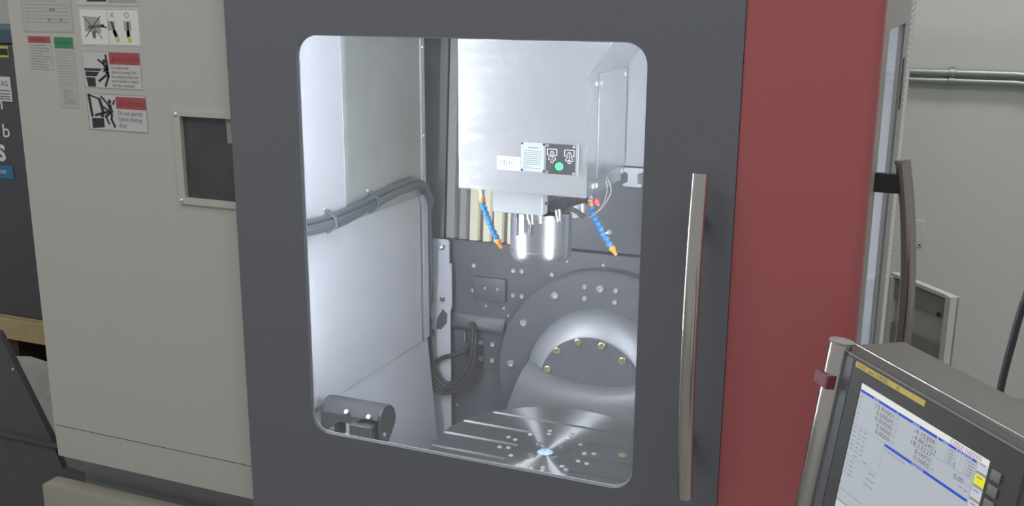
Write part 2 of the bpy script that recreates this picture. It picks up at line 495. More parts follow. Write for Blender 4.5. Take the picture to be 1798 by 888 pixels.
b = B(); box(b, -0.40, -0.105, 1.02, 1.03, 0.12, 1.74); part('rear_right_sheet', b, M_white, lin, label='white sheet seen through the side window')
b = B(); box(b, -0.135, -0.112, 0.94, 1.02, 0.12, 1.74); part('corner_post', b, M_white, lin)
# flange plate bolted to the rear casting
b = B(); prism(b, [(-1.453, 0.940, 0.872), (-1.449, 0.940, 0.877), (-1.399, 0.940, 0.877), (-1.394, 0.940, 0.870), (-1.394, 0.940, 0.80), (-1.386, 0.940, 0.80), (-1.386, 0.940, 0.655), (-1.392, 0.940, 0.64), (-1.392, 0.940, 0.12), (-1.52, 0.940, 0.12), (-1.52, 0.940, 0.64), (-1.453, 0.940, 0.66)], (0, 0.006, 0))
fl = part('flange_plate', b, M_white, lin)
b = B(); prism(b, [(-1.442, 0.9385, 0.575), (-1.438, 0.9385, 0.612), (-1.418, 0.9385, 0.645), (-1.402, 0.9385, 0.630), (-1.404, 0.9385, 0.60), (-1.425, 0.9385, 0.575)], (0, 0.0018, 0))
part('opening_shade', b, M_cast2, fl, label='dark patch for the shade in a cable opening')  # dark plate set over the flange for the shade inside a hole
for z in (0.852, 0.679):
    part('hex_bolt', lathe(B(), (-1.418, 0.940, z), (0.25, -1, 0.1), [(0.009, 0), (0.009, 0.006), (0.006, 0.007), (0.006, 0.012), (0, 0.012)], 8), M_dkmetal, fl)

# ------------------------------------------------------------------ rear casting
cas = thing('rear_casting', (-0.95, 1.0, 0.1), 'dark grey rear casting of the chamber with raised pads and scattered bolts', 'machine part')
YB = 0.97
b = B(); box(b, -1.41, -0.41, YB, YB + 0.06, 0.10, 0.874, 0.002, 1); part('lower_wall', b, M_cast, cas)
b = B(); box(b, -1.52, -0.41, 1.04, 1.06, 0.85, 1.74); part('upper_sheet', b, M_cast2, cas)
b = B(); box(b, -1.02, -0.41, 0.985, 1.04, 0.878, 1.74, 0.002, 1); part('right_sheet', b, M_cast2, cas)
b = B(); prism(b, [(-1.52, 0.965, 0.874), (-1.425, 0.965, 0.874), (-1.425, 1.03, 1.74), (-1.52, 1.03, 1.74)], (0, 0.004, 0)); part('left_sheet', b, mat('grey_sheet_paint', (0.20, 0.21, 0.225), 0.4, noise=(12, 0.1)), cas)
b = B(); box(b, -1.318, -1.206, YB - 0.014, YB, 0.686, 0.762, 0.004); pad = part('pad', b, M_cast, cas)
b = B(); prism(b, [(-1.40, YB, 0.63), (-1.40, YB - 0.016, 0.598), (-1.40, YB - 0.016, 0.588), (-1.40, YB, 0.570)], (0.19, 0, 0), 0.002, 1); part('ledge', b, M_cast, cas)
b = B(); box(b, -1.325, -1.215, YB - 0.008, YB, 0.452, 0.566, 0.002, 1); cvp = part('cover_plate', b, M_cast2, cas)
bolts(pad, [(-1.275, YB - 0.014, 0.728), (-1.232, YB - 0.014, 0.728)], (0, -1, 0), 0.0045, M_steel)
bolts(cvp, [(-1.293, YB - 0.008, 0.541), (-1.250, YB - 0.008, 0.541), (-1.293, YB - 0.008, 0.486), (-1.251, YB - 0.008, 0.486)], (0, -1, 0), 0.0085, M_steel)
bolts(cas, [(-1.319, YB, 0.794), (-1.183, YB, 0.792), (-1.154, YB, 0.793), (-1.053, YB, 0.793), (-1.323, YB, 0.712),
            (-1.182, YB, 0.711), (-1.153, YB, 0.711)], (0, -1, 0), 0.0075, M_steel)
bolts(cas, [(-1.277, YB, 0.6645), (-1.215, YB, 0.664), (-1.199, YB, 0.642), (-1.383, YB, 0.308), (-1.005, YB, 0.842), (-0.888, YB, 0.841)], (0, -1, 0), 0.005, M_steel, 'small_bolt')
b = B(); cyl(b, (-1.348, YB - 0.012, 0.535), (-1.348, YB - 0.012, 0.572), 0.003, seg=8); part('grease_nipple', b, M_steel, cas)

M_pleatshade = mat('shaded_pleat_cloth', (0.34, 0.345, 0.33), 0.6, noise=(30, 0.12))  # first pleats greyed to carry the spindle head's shadow
# ------------------------------------------------------------------ way cover (bellows)
wc = thing('way_cover', (-1.24, 0.97, 0.876), 'cream pleated way cover behind the spindle, above the dark rear casting', 'machine part')
lean = 0.062
xs = -1.425
k = 0
while xs < -1.05:
    w = 0.036 if k % 2 == 0 else 0.030
    g = 0.011 if k % 2 == 0 else 0.006
    pr = [(xs, 0.985, 0.876), (xs + 0.006, 0.970, 0.876), (xs + w - 0.004, 0.974, 0.876), (xs + w, 0.985, 0.876)]
    b = B(); prism(b, pr, (0, lean, 0.85)); part('pleat', b, M_bellow if k > 1 else M_pleatshade, wc, smooth=20)
    xs += w + g; k += 1
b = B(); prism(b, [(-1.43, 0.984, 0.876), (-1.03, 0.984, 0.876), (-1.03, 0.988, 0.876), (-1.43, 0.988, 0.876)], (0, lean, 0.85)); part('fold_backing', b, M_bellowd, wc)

# ------------------------------------------------------------------ rotary axis and swing arm
AX, AZ = -0.875, 0.490
trn = thing('tilting_rotary_axis', (AX, 0.97, 0.10), 'dark round rotary axis housing with a ring of bolts, behind the turntable', 'machine part')
b = B(); lathe(b, (AX + 0.012, YB, AZ - 0.005), (0, -1, 0), [(0.350, 0), (0.350, 0.047), (0.343, 0.055), (0.21, 0.055)], 72); part('ring_plate', b, M_cast, trn)
b = B(); lathe(b, (AX, 0.915, AZ), (0, -1, 0), [(0.226, 0), (0.224, 0.030), (0.215, 0.048), (0.195, 0.066), (0.172, 0.080), (0.164, 0.083), (0.10, 0.083)], 72)
part('bevelled_hub', b, M_conesteel, trn, label='turned bevelled hub, paler than the housing')
b = B(); lathe(b, (AX, 0.833, AZ), (0, -1, 0), [(0.163, -0.01), (0.163, 0.004), (0.160, 0.007), (0, 0.007)], 64); part('hub_face', b, M_cast, trn)
bolts(trn, [(-1.022, 0.915, 0.745), (-1.124, 0.915, 0.644), (-1.166, 0.915, 0.505), (-0.878, 0.915, 0.783)], (0, -1, 0), 0.0115, M_steel)
bolts(trn, [(-0.928, 0.915, 0.783), (-0.830, 0.915, 0.782), (-0.927, 0.915, 0.747), (-0.832, 0.915, 0.746)], (0, -1, 0), 0.0080, M_steel, 'small_bolt')
bolts(trn, [(-0.981, 0.826, 0.601), (-0.916, 0.826, 0.636), (-0.842, 0.826, 0.635), (-0.777, 0.826, 0.598), (-1.010, 0.826, 0.538)], (0, -1, 0), 0.0115, M_brass, 'brass_bolt', h=0.005)
# swing arm: a saddle that sweeps from the hub face down and forward under the turntable
b = B()
NX = 24
rows = []
for (y, zoff, hw, dip) in ((0.826, 0.0, 0.197, 1.0), (0.812, -0.010, 0.203, 1.0), (0.796, -0.026, 0.212, 0.9), (0.784, -0.052, 0.224, 0.7), (0.777, -0.10, 0.245, 0.35), (0.776, -0.16, 0.268, 0.0), (0.776, -0.215, 0.29, 0.0)):
    row = []
    for i in range(NX + 1):
        t = -1 + 2 * i / NX
        z = 0.507 + 0.046 * abs(t) ** 2.2 * dip + zoff
        row.append(b.verts.new((AX + hw * t, y, z)))
    rows.append(row)
bk = [[b.verts.new((v.co.x, 0.835, v.co.z)) for v in rows[0]], [b.verts.new((v.co.x, 0.835, v.co.z)) for v in rows[-1]]]
for A, C in zip(rows[:-1], rows[1:]):
    for i in range(NX): b.faces.new((A[i], A[i + 1], C[i + 1], C[i]))
for i in range(NX):
    b.faces.new((bk[0][i], bk[0][i + 1], rows[0][i + 1], rows[0][i])); b.faces.new((rows[-1][i], rows[-1][i + 1], bk[1][i + 1], bk[1][i]))
    b.faces.new((bk[0][i + 1], bk[0][i], bk[1][i], bk[1][i + 1]))
for e in (0, NX): b.faces.new([r[e] for r in rows] + [bk[1][e], bk[0][e]])
part('swing_arm', b, M_castlit, trn, smooth=60, label='swing arm coloured lighter as lit, curving down to the turntable')
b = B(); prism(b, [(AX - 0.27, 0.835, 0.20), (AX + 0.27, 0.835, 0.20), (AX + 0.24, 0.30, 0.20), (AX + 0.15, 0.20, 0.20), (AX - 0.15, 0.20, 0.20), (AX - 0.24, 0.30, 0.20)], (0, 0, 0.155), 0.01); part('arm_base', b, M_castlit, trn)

# ------------------------------------------------------------------ rotary table
TX, TY, TZ = -0.878, 0.459, 0.450
tab = thing('rotary_table', (TX, TY, 0.355), 'round grey steel turntable with T-slots and a circle of screws, under the spindle', 'machine part')
b = B(); lathe(b, (TX, TY, 0.385), (0, 0, 1), [(0.309, 0), (0.309, 0.062), (0.306, 0.065), (0, 0.065)], 128); finish(b, 40)
me = bpy.data.meshes.new('plate'); b.to_mesh(me); b.free()
tmp = bpy.data.objects.new('tmp', me); COL.objects.link(tmp)
cb = B(); sw = 0.0065
for y, segs in ((0.19, [(-0.4, 0.4)]), (0.10, [(-0.4, -0.083), (0.083, 0.4)]), (0.007, [(-0.4, -0.082), (0.082, 0.4)]), (-0.083, [(-0.4, -0.082), (0.082, 0.4)]), (-0.18, [(-0.4, 0.4)])):
    for a, c in segs: box(cb, TX + a, TX + c, TY + y - sw, TY + y + sw, TZ - 0.022, TZ + 0.02)
pairs = []
for a, r1, r2 in ((16.4, .105, .130), (47, .107, None), (76.8, .111, .133), (105, .113, .135), (131.5, .115, None), (160, .108, .133), (-169.8, .100, .124), (-141, .095, None), (-106.5, .091, .114), (-88.6, .107, None), (-72.5, .098, .113), (-42.5, .099, .119), (-12, .103, .129)):
    for r in (r1, r2):
        if r: pairs.append((TX + r * math.cos(math.radians(a)), TY + r * math.sin(math.radians(a))))
for (x, y) in pairs: cyl(cb, (x, y, TZ - 0.005), (x, y, TZ + 0.02), 0.0070, seg=14)
cyl(cb, (TX, TY, TZ - 0.012), (TX, TY, TZ + 0.02), 0.023, seg=32)
bmesh.ops.recalc_face_normals(cb, faces=cb.faces)
cme = bpy.data.meshes.new('cut'); cb.to_mesh(cme); cb.free()
cut = bpy.data.objects.new('cut', cme); COL.objects.link(cut)
md = tmp.modifiers.new('b', 'BOOLEAN'); md.operation = 'DIFFERENCE'; md.object = cut; md.solver = 'EXACT'; md.use_self = True
dg = bpy.context.evaluated_depsgraph_get()
rme = bpy.data.meshes.new_from_object(tmp.evaluated_get(dg))
b = B(); b.from_mesh(rme)
bpy.data.objects.remove(tmp); bpy.data.objects.remove(cut)
part('plate', b, M_table, tab, smooth=30)
b = B(); lathe(b, (TX, TY, 0.352), (0, 0, 1), [(0.24, 0), (0.24, 0.034)], 64); part('pedestal', b, M_cast, tab)
b = B(); lathe(b, (TX, TY, TZ - 0.012), (0, 0, 1), [(0.0225, 0), (0.0225, 0.009), (0.020, 0.011), (0, 0.011)], 32)
part('centre_plug', b, mat('pale_blue_plug', (0.50, 0.72, 0.85), 0.3), tab, label='pale blue centre plug')
s0 = part('screw', bolt_bm((pairs[0][0], pairs[0][1], TZ - 0.005), (0, 0, 1), 0.0066, 0.007), M_steel, tab)
off = POS[s0] - Vector((pairs[0][0], pairs[0][1], TZ - 0.005))
for (x, y) in pairs[1:]: copy_to(s0, Vector((x, y, TZ - 0.005)) + off)
bolts(tab, [(TX + 0.197, TY + 0.058, TZ)], (0, 0, 1), 0.011, M_brass, 'brass_bolt', h=0.003)
for a in (125, 52, -40, -120):
    b = B(); pts = [(TX + r * math.cos(math.radians(a + da)), TY + r * math.sin(math.radians(a + da)), TZ - 0.001) for r, da in ((0.042, -12), (0.052, -14), (0.054, 0), (0.052, 14), (0.042, 12), (0.044, 0))]
    prism(b, pts, (0, 0, 0.005)); part('clamp_pad', b, M_chrome, tab)
# thin dark piece laid on the table near its front edge
b = B(); prism(b, [(TX - 0.165, TY - 0.215, TZ - 0.0005), (TX - 0.15, TY - 0.165, TZ - 0.0005), (TX - 0.11, TY - 0.155, TZ - 0.0005), (TX - 0.07, TY - 0.175, TZ - 0.0005), (TX - 0.055, TY - 0.235, TZ - 0.0005)], (0, 0, 0.004)); part('dark_piece', b, M_dkmetal, tab, label='dark flat piece near the front edge')

# ------------------------------------------------------------------ spindle head
hd = thing('spindle_head', (-0.89, 0.46, 0.98), 'spindle head under a brushed stainless cover, hanging above the turntable', 'machine part')
YF, YS = 0.300, 0.597
pol = [(-1.052, YF, 1.177), (-0.727, YF, 1.177), (-0.727, YF, 1.462), (-0.600, YF, 1.622), (-1.052, YF, 1.622)]
b = B(); prism(b, pol, (0, 0.0025, 0)); part('front_sheet', b, M_cover, hd, label='brushed stainless front sheet')
b = B(); prism(b, [(-0.727, YF + 0.0025, 1.177), (-0.7295, YF + 0.0025, 1.177), (-0.7295, YF + 0.0025, 1.462), (-0.727, YF + 0.0025, 1.462)], (0, YS - YF, 0)); part('side_sheet', b, M_coverside, hd)
b = B(); prism(b, [(-0.727, YF + 0.0025, 1.462), (-0.7295, YF + 0.0025, 1.463), (-0.6025, YF + 0.0025, 1.622), (-0.600, YF + 0.0025, 1.622)], (0, YS - YF, 0)); part('flared_sheet', b, M_coverside, hd, label='outward flaring upper side sheet')
b = B(); box(b, -1.052, -1.0495, YF + 0.0025, YS, 1.177, 1.622); part('side_sheet', b, M_coverside, hd)
b = B(); box(b, -1.0495, -0.7295, YF + 0.0025, YS, 1.180, 1.183); part('bottom_sheet', b, M_dkmetal, hd)
b = B(); box(b, -0.727, -0.7245, 0.372, 0.594, 1.213, 1.458, 0.001, 1); part('side_hatch', b, M_coverside, hd)
bolts(hd, [(-0.727, 0.349, 1.435), (-0.7245, 0.379, 1.435), (-0.7245, 0.572, 1.443), (-0.727, 0.343, 1.198), (-0.727, 0.367, 1.196), (-0.727, 0.575, 1.199)], (1, 0, 0), 0.0065, M_steel)
b = B(); prism(b, [(-0.735, YS + 0.003, 1.210), (-0.46, YS + 0.003, 1.210), (-0.46, YS + 0.003, 1.622), (-0.60, YS + 0.003, 1.622), (-0.735, YS + 0.003, 1.470)], (0, 0.004, 0)); part('column_sheet', b, M_coverside, hd, label='column sheet right of the cover')
b = B(); prism(b, [(-0.730, 0.600, 1.205), (-0.676, 0.600, 1.205), (-0.676, 0.600, 1.196), (-0.690, 0.600, 1.190), (-0.690, 0.600, 1.165), (-0.680, 0.600, 1.165), (-0.680, 0.600, 1.156), (-0.726, 0.600, 1.156), (-0.730, 0.600, 1.160), (-0.716, 0.600, 1.168), (-0.716, 0.600, 1.190), (-0.730, 0.600, 1.196)], (0, 0.12, 0)); part('guide_rail', b, M_boxgrey, hd)
# sensor box below the cover
b = B(); box(b, -0.976, -0.846, 0.330, 0.366, 1.119, 1.180, 0.002, 1); sb = part('sensor_box', b, M_boxgrey, hd)
bolts(sb, [(-0.846, 0.35, 1.146)], (1, 0, 0), 0.004, M_dkmetal, 'screw')
SX, SY = -0.898, 0.46
b = B(); lathe(b, (SX, SY + 0.045, 1.180), (0, 0, -1), [(0.130, 0), (0.130, 0.012), (0.118, 0.040), (0.105, 0.058), (0.090, 0.070), (0.060, 0.074)], 56); part('spindle_flange', b, M_dkmetal, hd)
b = B(); lathe(b, (SX, SY, 1.105), (0, 0, -1), [(0.0780, 0), (0.0780, 0.092), (0.0762, 0.0925), (0.0762, 0.0955), (0.0780, 0.096), (0.0775, 0.112), (0.071, 0.124), (0.045, 0.127), (0.030, 0.127), (0.024, 0.110), (0, 0.10)], 64); part('spindle_nose', b, M_chrome, hd, label='polished steel spindle nose')
for x in (-0.927, -0.894):
    b = B(); cyl(b, (x, 0.372, 1.122), (x, 0.372, 1.056), 0.0042, 0.0036, 10); part('air_rod', b, M_dkmetal, hd)
for (x, y, z, r, h, m) in ((-0.972, 0.43, 1.088, .010, .03, M_chrome), (-0.885, 0.35, 1.092, .011, .026, M_chrome), (-0.866, 0.36, 1.094, .008, .026, M_steel), (-0.805, 0.44, 1.098, .012, .03, M_clear), (-0.83, 0.395, 1.095, .009, .03, M_chrome), (-0.79, 0.45, 1.108, .010, .025, M_steel)):
    b = B(); lathe(b, (x, y, z + h), (0.15, 0, -1), [(r, 0), (r, h * .55), (r * .7, h * .6), (r * .7, h), (0, h)], 10); part('fitting', b, m, hd)
b = B(); tube(b, smooth_path([(-0.775, 0.43, 1.105), (-0.80, 0.41, 1.125), (-0.82, 0.40, 1.118), (-0.85, 0.392, 1.125)]), 0.006, 8); part('signal_cable', b, M_cable, hd)
b = B(); tube(b, smooth_path([(-0.740, 0.44, 1.12), (-0.722, 0.44, 1.145), (-0.712, 0.445, 1.175), (-0.735, 0.46, 1.215)]), 0.0014, 8); part('air_tube', b, M_tubeg, hd)
b = B(); tube(b, smooth_path([(-0.765, 0.44, 1.10), (-0.745, 0.44, 1.117), (-0.728, 0.445, 1.145), (-0.724, 0.45, 1.182), (-0.74, 0.46, 1.215)]), 0.0014, 8); part('air_tube', b, M_tubeg, hd)
b = B(); lathe(b, (-0.752, 0.438, 1.150), (0.45, 0, -0.7), [(0.003, 0), (0.0075, 0.005), (0.0075, 0.012), (0.005, 0.014), (0.0045, 0.020), (0, 0.021)], 10); part('push_fitting', b, M_redplastic, hd, label='red push fitting')


# coolant nozzles ------------------------------------------------------
def nozzle(pts, label):
    t = thing('coolant_nozzle', pts[0], label, 'nozzle', 'coolant nozzles beside the spindle')
    P = smooth_path(pts, 8)
    L = [0]
    for a, c in zip(P[:-1], P[1:]): L.append(L[-1] + (c - a).length)

    def at(s):
        s = max(0, min(L[-1], s))
        for i in range(len(P) - 1):
            if L[i + 1] >= s:
                f = (s - L[i]) / max(1e-9, L[i + 1] - L[i]); return P[i].lerp(P[i + 1], f), (P[i + 1] - P[i]).normalized()
        return P[-1], (P[-1] - P[-2]).normalized()
    p, d = at(0)
    b = B(); lathe(b, p - d * 0.022 + Vector((0, 0, 0.0)), d, [(0.0055, 0), (0.0055, 0.02), (0.008, 0.021), (0.008, 0.024)], 12); part('pipe_stub', b, M_clear, t)
    b = B(); lathe(b, p, d, [(0.007, 0), (0.0085, 0.003), (0.0085, 0.012), (0.0065, 0.016)], 12); part('connector', b, M_orange, t)
    s = 0.014; n = 8; st = (L[-1] - 0.022 - s) / n
    for k in range(n):
        p, d = at(s + st * k); h = st * 1.12
        b = B(); lathe(b, p, d, [(0.0050, 0), (0.0078, h * .12), (0.0084, h * .32), (0.0072, h * .55), (0.0056, h * .72), (0.0068, h * .86), (0.0058, h)], 12); part('segment', b, M_blue, t)
    p, d = at(L[-1] - 0.024)
    b = B(); lathe(b, p, d, [(0.006, 0), (0.0085, 0.004), (0.0085, 0.009), (0.0052, 0.014), (0.0042, 0.026), (0.0025, 0.026), (0.0025, 0.02)], 12); part('nozzle_tip', b, M_orange, t)
    return t


nozzle([(-1.063, 0.46, 1.128), (-1.060, 0.46, 1.108), (-1.047, 0.46, 1.074), (-1.034, 0.46, 1.044), (-1.019, 0.46, 1.018), (-1.010, 0.46, 0.996)], 'blue segmented coolant nozzle with orange tip, left of the spindle nose before the cream pleats')
n2 = nozzle([(-0.768, 0.46, 1.142), (-0.764, 0.46, 1.116), (-0.756, 0.46, 1.094), (-0.738, 0.46, 1.066), (-0.720, 0.46, 1.039), (-0.706, 0.46, 1.019), (-0.700, 0.46, 1.009)], 'blue segmented coolant nozzle with orange tip, right of the spindle nose before dark sheet')
b = B(); lathe(b, (-0.724, 0.452, 1.063), (0.6, -0.3, 0.3), [(0.003, 0), (0.003, 0.008), (0.006, 0.009), (0.006, 0.014), (0, 0.015)], 10); part('valve_knob', b, M_steel, n2)

# plates on the spindle cover -----------------------------------------
YQ = YF - 0.0002
pl = thing('spec_sticker', (-0.921, YQ, 1.229), 'small white sticker with a tool outline drawing beside the silver plate', 'sticker')
b = B(); box(b, -0.951, -0.891, YQ - 0.0006, YQ, 1.229, 1.262); part('film', b, mat('lilac_white_film', (0.75, 0.74, 0.80), 0.5), pl)
b = B(); yq = YQ - 0.0008
for (a, c, w) in (((-0.948, 1.247), (-0.906, 1.247), .0008), ((-0.942, 1.2515), (-0.906, 1.2515), .0008), ((-0.942, 1.2425), (-0.906, 1.2425), .0008), ((-0.906, 1.2515), (-0.906, 1.2425), .0008), ((-0.942, 1.2515), (-0.942, 1.2425), .0008), ((-0.932, 1.254), (-0.932, 1.240), .0015), ((-0.926, 1.254), (-0.926, 1.240), .0008), ((-0.919, 1.2515), (-0.919, 1.2425), .002), ((-0.913, 1.2515), (-0.913, 1.2425), .0008), ((-0.946, 1.251), (-0.946, 1.243), .0008), ((-0.934, 1.258), (-0.929, 1.258), .0015), ((-0.924, 1.2575), (-0.919, 1.2575), .0015), ((-0.914, 1.257), (-0.902, 1.2565), .0012), ((-0.928, 1.2375), (-0.912, 1.237), .0008), ((-0.931, 1.2335), (-0.920, 1.233), .0012)):
    stroke(b, a, c, w, yq)
part('outline_drawing', b, M_inkg, pl, smooth=0)

pl = thing('instruction_plate', (-0.859, YQ, 1.230), 'silver plate of small printed lines, screwed on the cover left of the black button plate', 'plate')
b = B(); box(b, -0.8895, -0.8290, YQ - 0.0015, YQ, 1.2300, 1.2985, 0.0005, 1); part('plate', b, M_trim, pl)
b = B(); prism(b, [(x, YQ - 0.0015, z) for x, z in rrect(-0.8860, -0.8325, 1.2345, 1.2950, 0.004)], (0, -0.0005, 0)); part('printed_panel', b, M_platesil, pl)
b = B(); yq = YQ - 0.0022
stroke(b, (-0.872, 1.2865), (-0.846, 1.2865), 0.0022, yq)
for i, z in enumerate((1.279, 1.2745, 1.270, 1.2655, 1.261, 1.2565, 1.252, 1.2475, 1.243, 1.2385)):
    stroke(b, (-0.883, z), (-0.836 - (0.034 if i == 8 else random.random() * .006), z), 0.0012, yq)
part('printed_lines', b, M_inkg, pl, smooth=0)
bolts(pl, [(-0.8862, YQ - 0.0015, 1.2955), (-0.8322, YQ - 0.0015, 1.2955), (-0.8862, YQ - 0.0015, 1.2330), (-0.8322, YQ - 0.0015, 1.2330)], (0, -1, 0), 0.0028, M_dkmetal, 'screw')

pl = thing('tool_clamp_button_plate', (-0.789, YQ, 1.229), 'black plate with a round green button and two white tool symbols on the stainless cover', 'button')
b = B(); box(b, -0.8285, -0.7480, YQ - 0.002, YQ, 1.2275, 1.2990, 0.0005, 1); part('mount', b, M_boxgrey, pl)
b = B(); box(b, -0.8260, -0.7535, YQ - 0.005, YQ - 0.002, 1.2285, 1.2985, 0.0006, 1); part('plate', b, M_plateblk, pl)
yq = YQ - 0.0053
for cx in (-0.8105, -0.7685):
    b = B(); z0 = 1.0
    seq = [(-.0115, 1.2725), (-.0115, 1.2865), (.0115, 1.2865), (.0115, 1.2725), (.006, 1.2725)]
    for a, c in zip(seq[:-1], seq[1:]): stroke(b, (cx + a[0], a[1]), (cx + c[0], c[1]), .0016, yq)
    stroke(b, (cx - .0115, 1.2725), (cx - .006, 1.2725), .0016, yq)
    for sgn in (-1, 1):
        s2 = [(.0022, 1.281), (.0042, 1.278), (.0042, 1.270), (.009, 1.265), (.009, 1.2615), (.004, 1.2615), (.0025, 1.2555), (0, 1.2555)]
        for a, c in zip(s2[:-1], s2[1:]): stroke(b, (cx + sgn * a[0], a[1]), (cx + sgn * c[0], c[1]), .0013, yq)
    stroke(b, (cx - .0022, 1.281), (cx + .0022, 1.281), .0013, yq); stroke(b, (cx - .0015, 1.277), (cx + .0015, 1.277), .0013, yq)
    stroke(b, (cx, 1.262), (cx, 1.273), .0014, yq)
    if cx < -0.79: quad(b, [(cx, yq, 1.2745), (cx + .003, yq, 1.2705), (cx, yq, 1.2695), (cx - .003, yq, 1.2705)])
    else: quad(b, [(cx, yq, 1.2585), (cx + .003, yq, 1.263), (cx, yq, 1.2635), (cx - .003, yq, 1.263)])
    part('tool_symbol', b, M_whiteprint, pl, smooth=0)
b = B(); lathe(b, (-0.7925, YQ - 0.005, 1.2475), (0, -1, 0), [(0.0098, 0), (0.0098, 0.003), (0.0085, 0.0045), (0, 0.005)], 28); part('push_button', b, M_greenbtn, pl, label='round green push button')
bolts(pl, [(-0.8222, YQ - 0.005, 1.2945), (-0.7575, YQ - 0.005, 1.2945), (-0.8222, YQ - 0.005, 1.2325), (-0.7575, YQ - 0.005, 1.2325)], (0, -1, 0), 0.0030, M_steel, 'screw')

# ------------------------------------------------------------------ tool setter
ts = thing('tool_setter', (-1.32, 0.25, 0.10), 'dark grey hooded tool setter on a post in the lower left corner of the chamber', 'machine part')
X0, X1 = -1.408, -1.238
hood = [(0.200, 0.577), (0.208, 0.590), (0.224, 0.602), (0.240, 0.606), (0.262, 0.600), (0.280, 0.584), (0.288, 0.560), (0.286, 0.545), (0.283, 0.545), (0.284, 0.560), (0.277, 0.580), (0.260, 0.596), (0.240, 0.602), (0.226, 0.598), (0.211, 0.587), (0.204, 0.577)]
b = B(); prism(b, [(X0, y, z) for y, z in hood], (X1 - X0, 0, 0)); part('hood', b, mat('tool_setter_hood_grey', (0.05, 0.052, 0.058), 0.75, noise=(60, .06), spec=0.15), ts, smooth=60)
b = B(); prism(b, [(X0, 0.2005, 0.577), (X0, 0.2005, 0.520), (X0 + 0.012, 0.2005, 0.522), (X0 + 0.055, 0.2005, 0.556), (X0 + 0.10, 0.2005, 0.556), (X0 + 0.125, 0.2005, 0.577)], (0, 0.004, 0)); part('front_plate', b, M_tool, ts)
b = B(); prism(b, [(X0, y, z) for y, z in hood[:8]] + [(X0, 0.25, 0.52), (X0, 0.205, 0.52)], (0.004, 0, 0)); part('end_plate', b, M_tool, ts)
b = B(); prism(b, [(X1, y, z) for y, z in [(0.204, 0.566)] + hood[1:8]] + [(X1, 0.268, 0.525), (X1, 0.215, 0.472), (X1, 0.204, 0.472)], (0.005, 0, 0), 0.001, 1); part('end_plate', b, M_tool, ts)
b = B(); box(b, -1.314, -1.250, 0.185, 0.245, 0.470, 0.562, 0.002, 1); part('sensor_block', b, M_tool, ts)
b = B(); lathe(b, (-1.372, 0.235, 0.10), (0, 0, 1), [(0.013, 0), (0.013, 0.41), (0.016, 0.412), (0.016, 0.44), (0.012, 0.442), (0.012, 0.50)], 16); part('post', b, mat('brownish_post_metal', (0.12, 0.10, 0.095), 0.4, metal=0.5, noise=(40, .1)), ts)
bolts(ts, [(-1.327, 0.199, 0.588), (-1.262, 0.199, 0.585)], (0, -0.8, 0.6), 0.006, M_steel, 'screw')
bolts(ts, [(X1 + 0.005, 0.222, 0.532)], (1, 0, 0), 0.006, M_steel, 'screw')

# ------------------------------------------------------------------ hoses on the left wall
hs = thing('hose_bundle', (-1.44, 0.5, 0.6), 'bundle of dark hoses clipped along the white left wall of the chamber', 'hose')
base = [(0.10, 1.062), (0.195, 1.060), (0.335, 1.053), (0.480, 1.060), (0.607, 1.071), (0.744, 1.080), (0.815, 1.076), (0.860, 1.052), (0.885, 1.015)]
for k, (dx, dz) in enumerate(((0.006, 0.014), (0.012, 0.0), (0.007, -0.013), (0.016, -0.006))):
    pts = [(XW + 0.008 + dx + 0.003 * math.sin(3 * i + k), y, z + dz * (1 - 0.4 * (i > 5)) + (0.012 if i == 4 and k == 2 else 0)) for i, (y, z) in enumerate(base)]
    if k in (1, 3): pts += [(-1.442 - 0.004 * (k > 1), 0.900, 0.95), (-1.440 - 0.004 * (k > 1), 0.902, 0.82), (-1.446 - 0.004 * (k > 1), 0.902, 0.70), (-1.457 - 0.004 * (k > 1), 0.903, 0.55)]
    else: pts += [(-1.452 - 0.004 * (k > 1), 0.908, 0.95), (-1.456, 0.912, 0.80), (-1.462, 0.912, 0.60)]
    b = B(); tube(b, smooth_path(pts, 5), 0.0085 if k < 3 else 0.007, 10); part('hose', b, M_hose, hs)
for (y, z) in ((0.328, 1.053), (0.548, 1.066)):
    b = B(); prism(b, [(XW, y - .006, z + 0.030), (XW + 0.006, y - .006, z + 0.032), (XW + 0.034, y - .006, z + 0.012), (XW + 0.036, y - .006, z - 0.010), (XW + 0.006, y - .006, z - 0.032), (XW, y - .006, z - 0.034), (XW, y - .006, z - 0.028), (XW + 0.006, y - .006, z - 0.024), (XW + 0.032, y - .006, z - 0.008), (XW + 0.030, y - .006, z + 0.010), (XW + 0.006, y - .006, z + 0.026), (XW, y - .006, z + 0.026)], (0, 0.010, 0)); cl = part('clip', b, M_hose, hs)
    bolts(cl, [(XW + 0.002, y - 0.012, z + 0.034)], (1, 0, 0), 0.005, M_steel, 'screw'); 
lp = thing('looped_cable', (-1.40, 0.92, 0.36), 'dark looped cable hanging below the flange plate in front of the rear casting', 'cable')
A1 = [(-1.458, 0.905, 0.62), (-1.468, 0.915, 0.55), (-1.471, 0.918, 0.49), (-1.454, 0.92, 0.415), (-1.406, 0.918, 0.379), (-1.344, 0.915, 0.408), (-1.303, 0.918, 0.477), (-1.297, 0.93, 0.555), (-1.312, 0.955, 0.60)]
for k, (dx, dz) in enumerate(((0, 0), (0.013, 0.010), (-0.005, -0.012))):
    b = B(); tube(b, smooth_path([(x + dx * (1 if i < 5 else -0.6), y - 0.004 * k, z + dz * (i > 2)) for i, (x, y, z) in enumerate(A1)], 6), 0.0075 if k < 2 else 0.006, 10); part('strand', b, M_cable, lp)
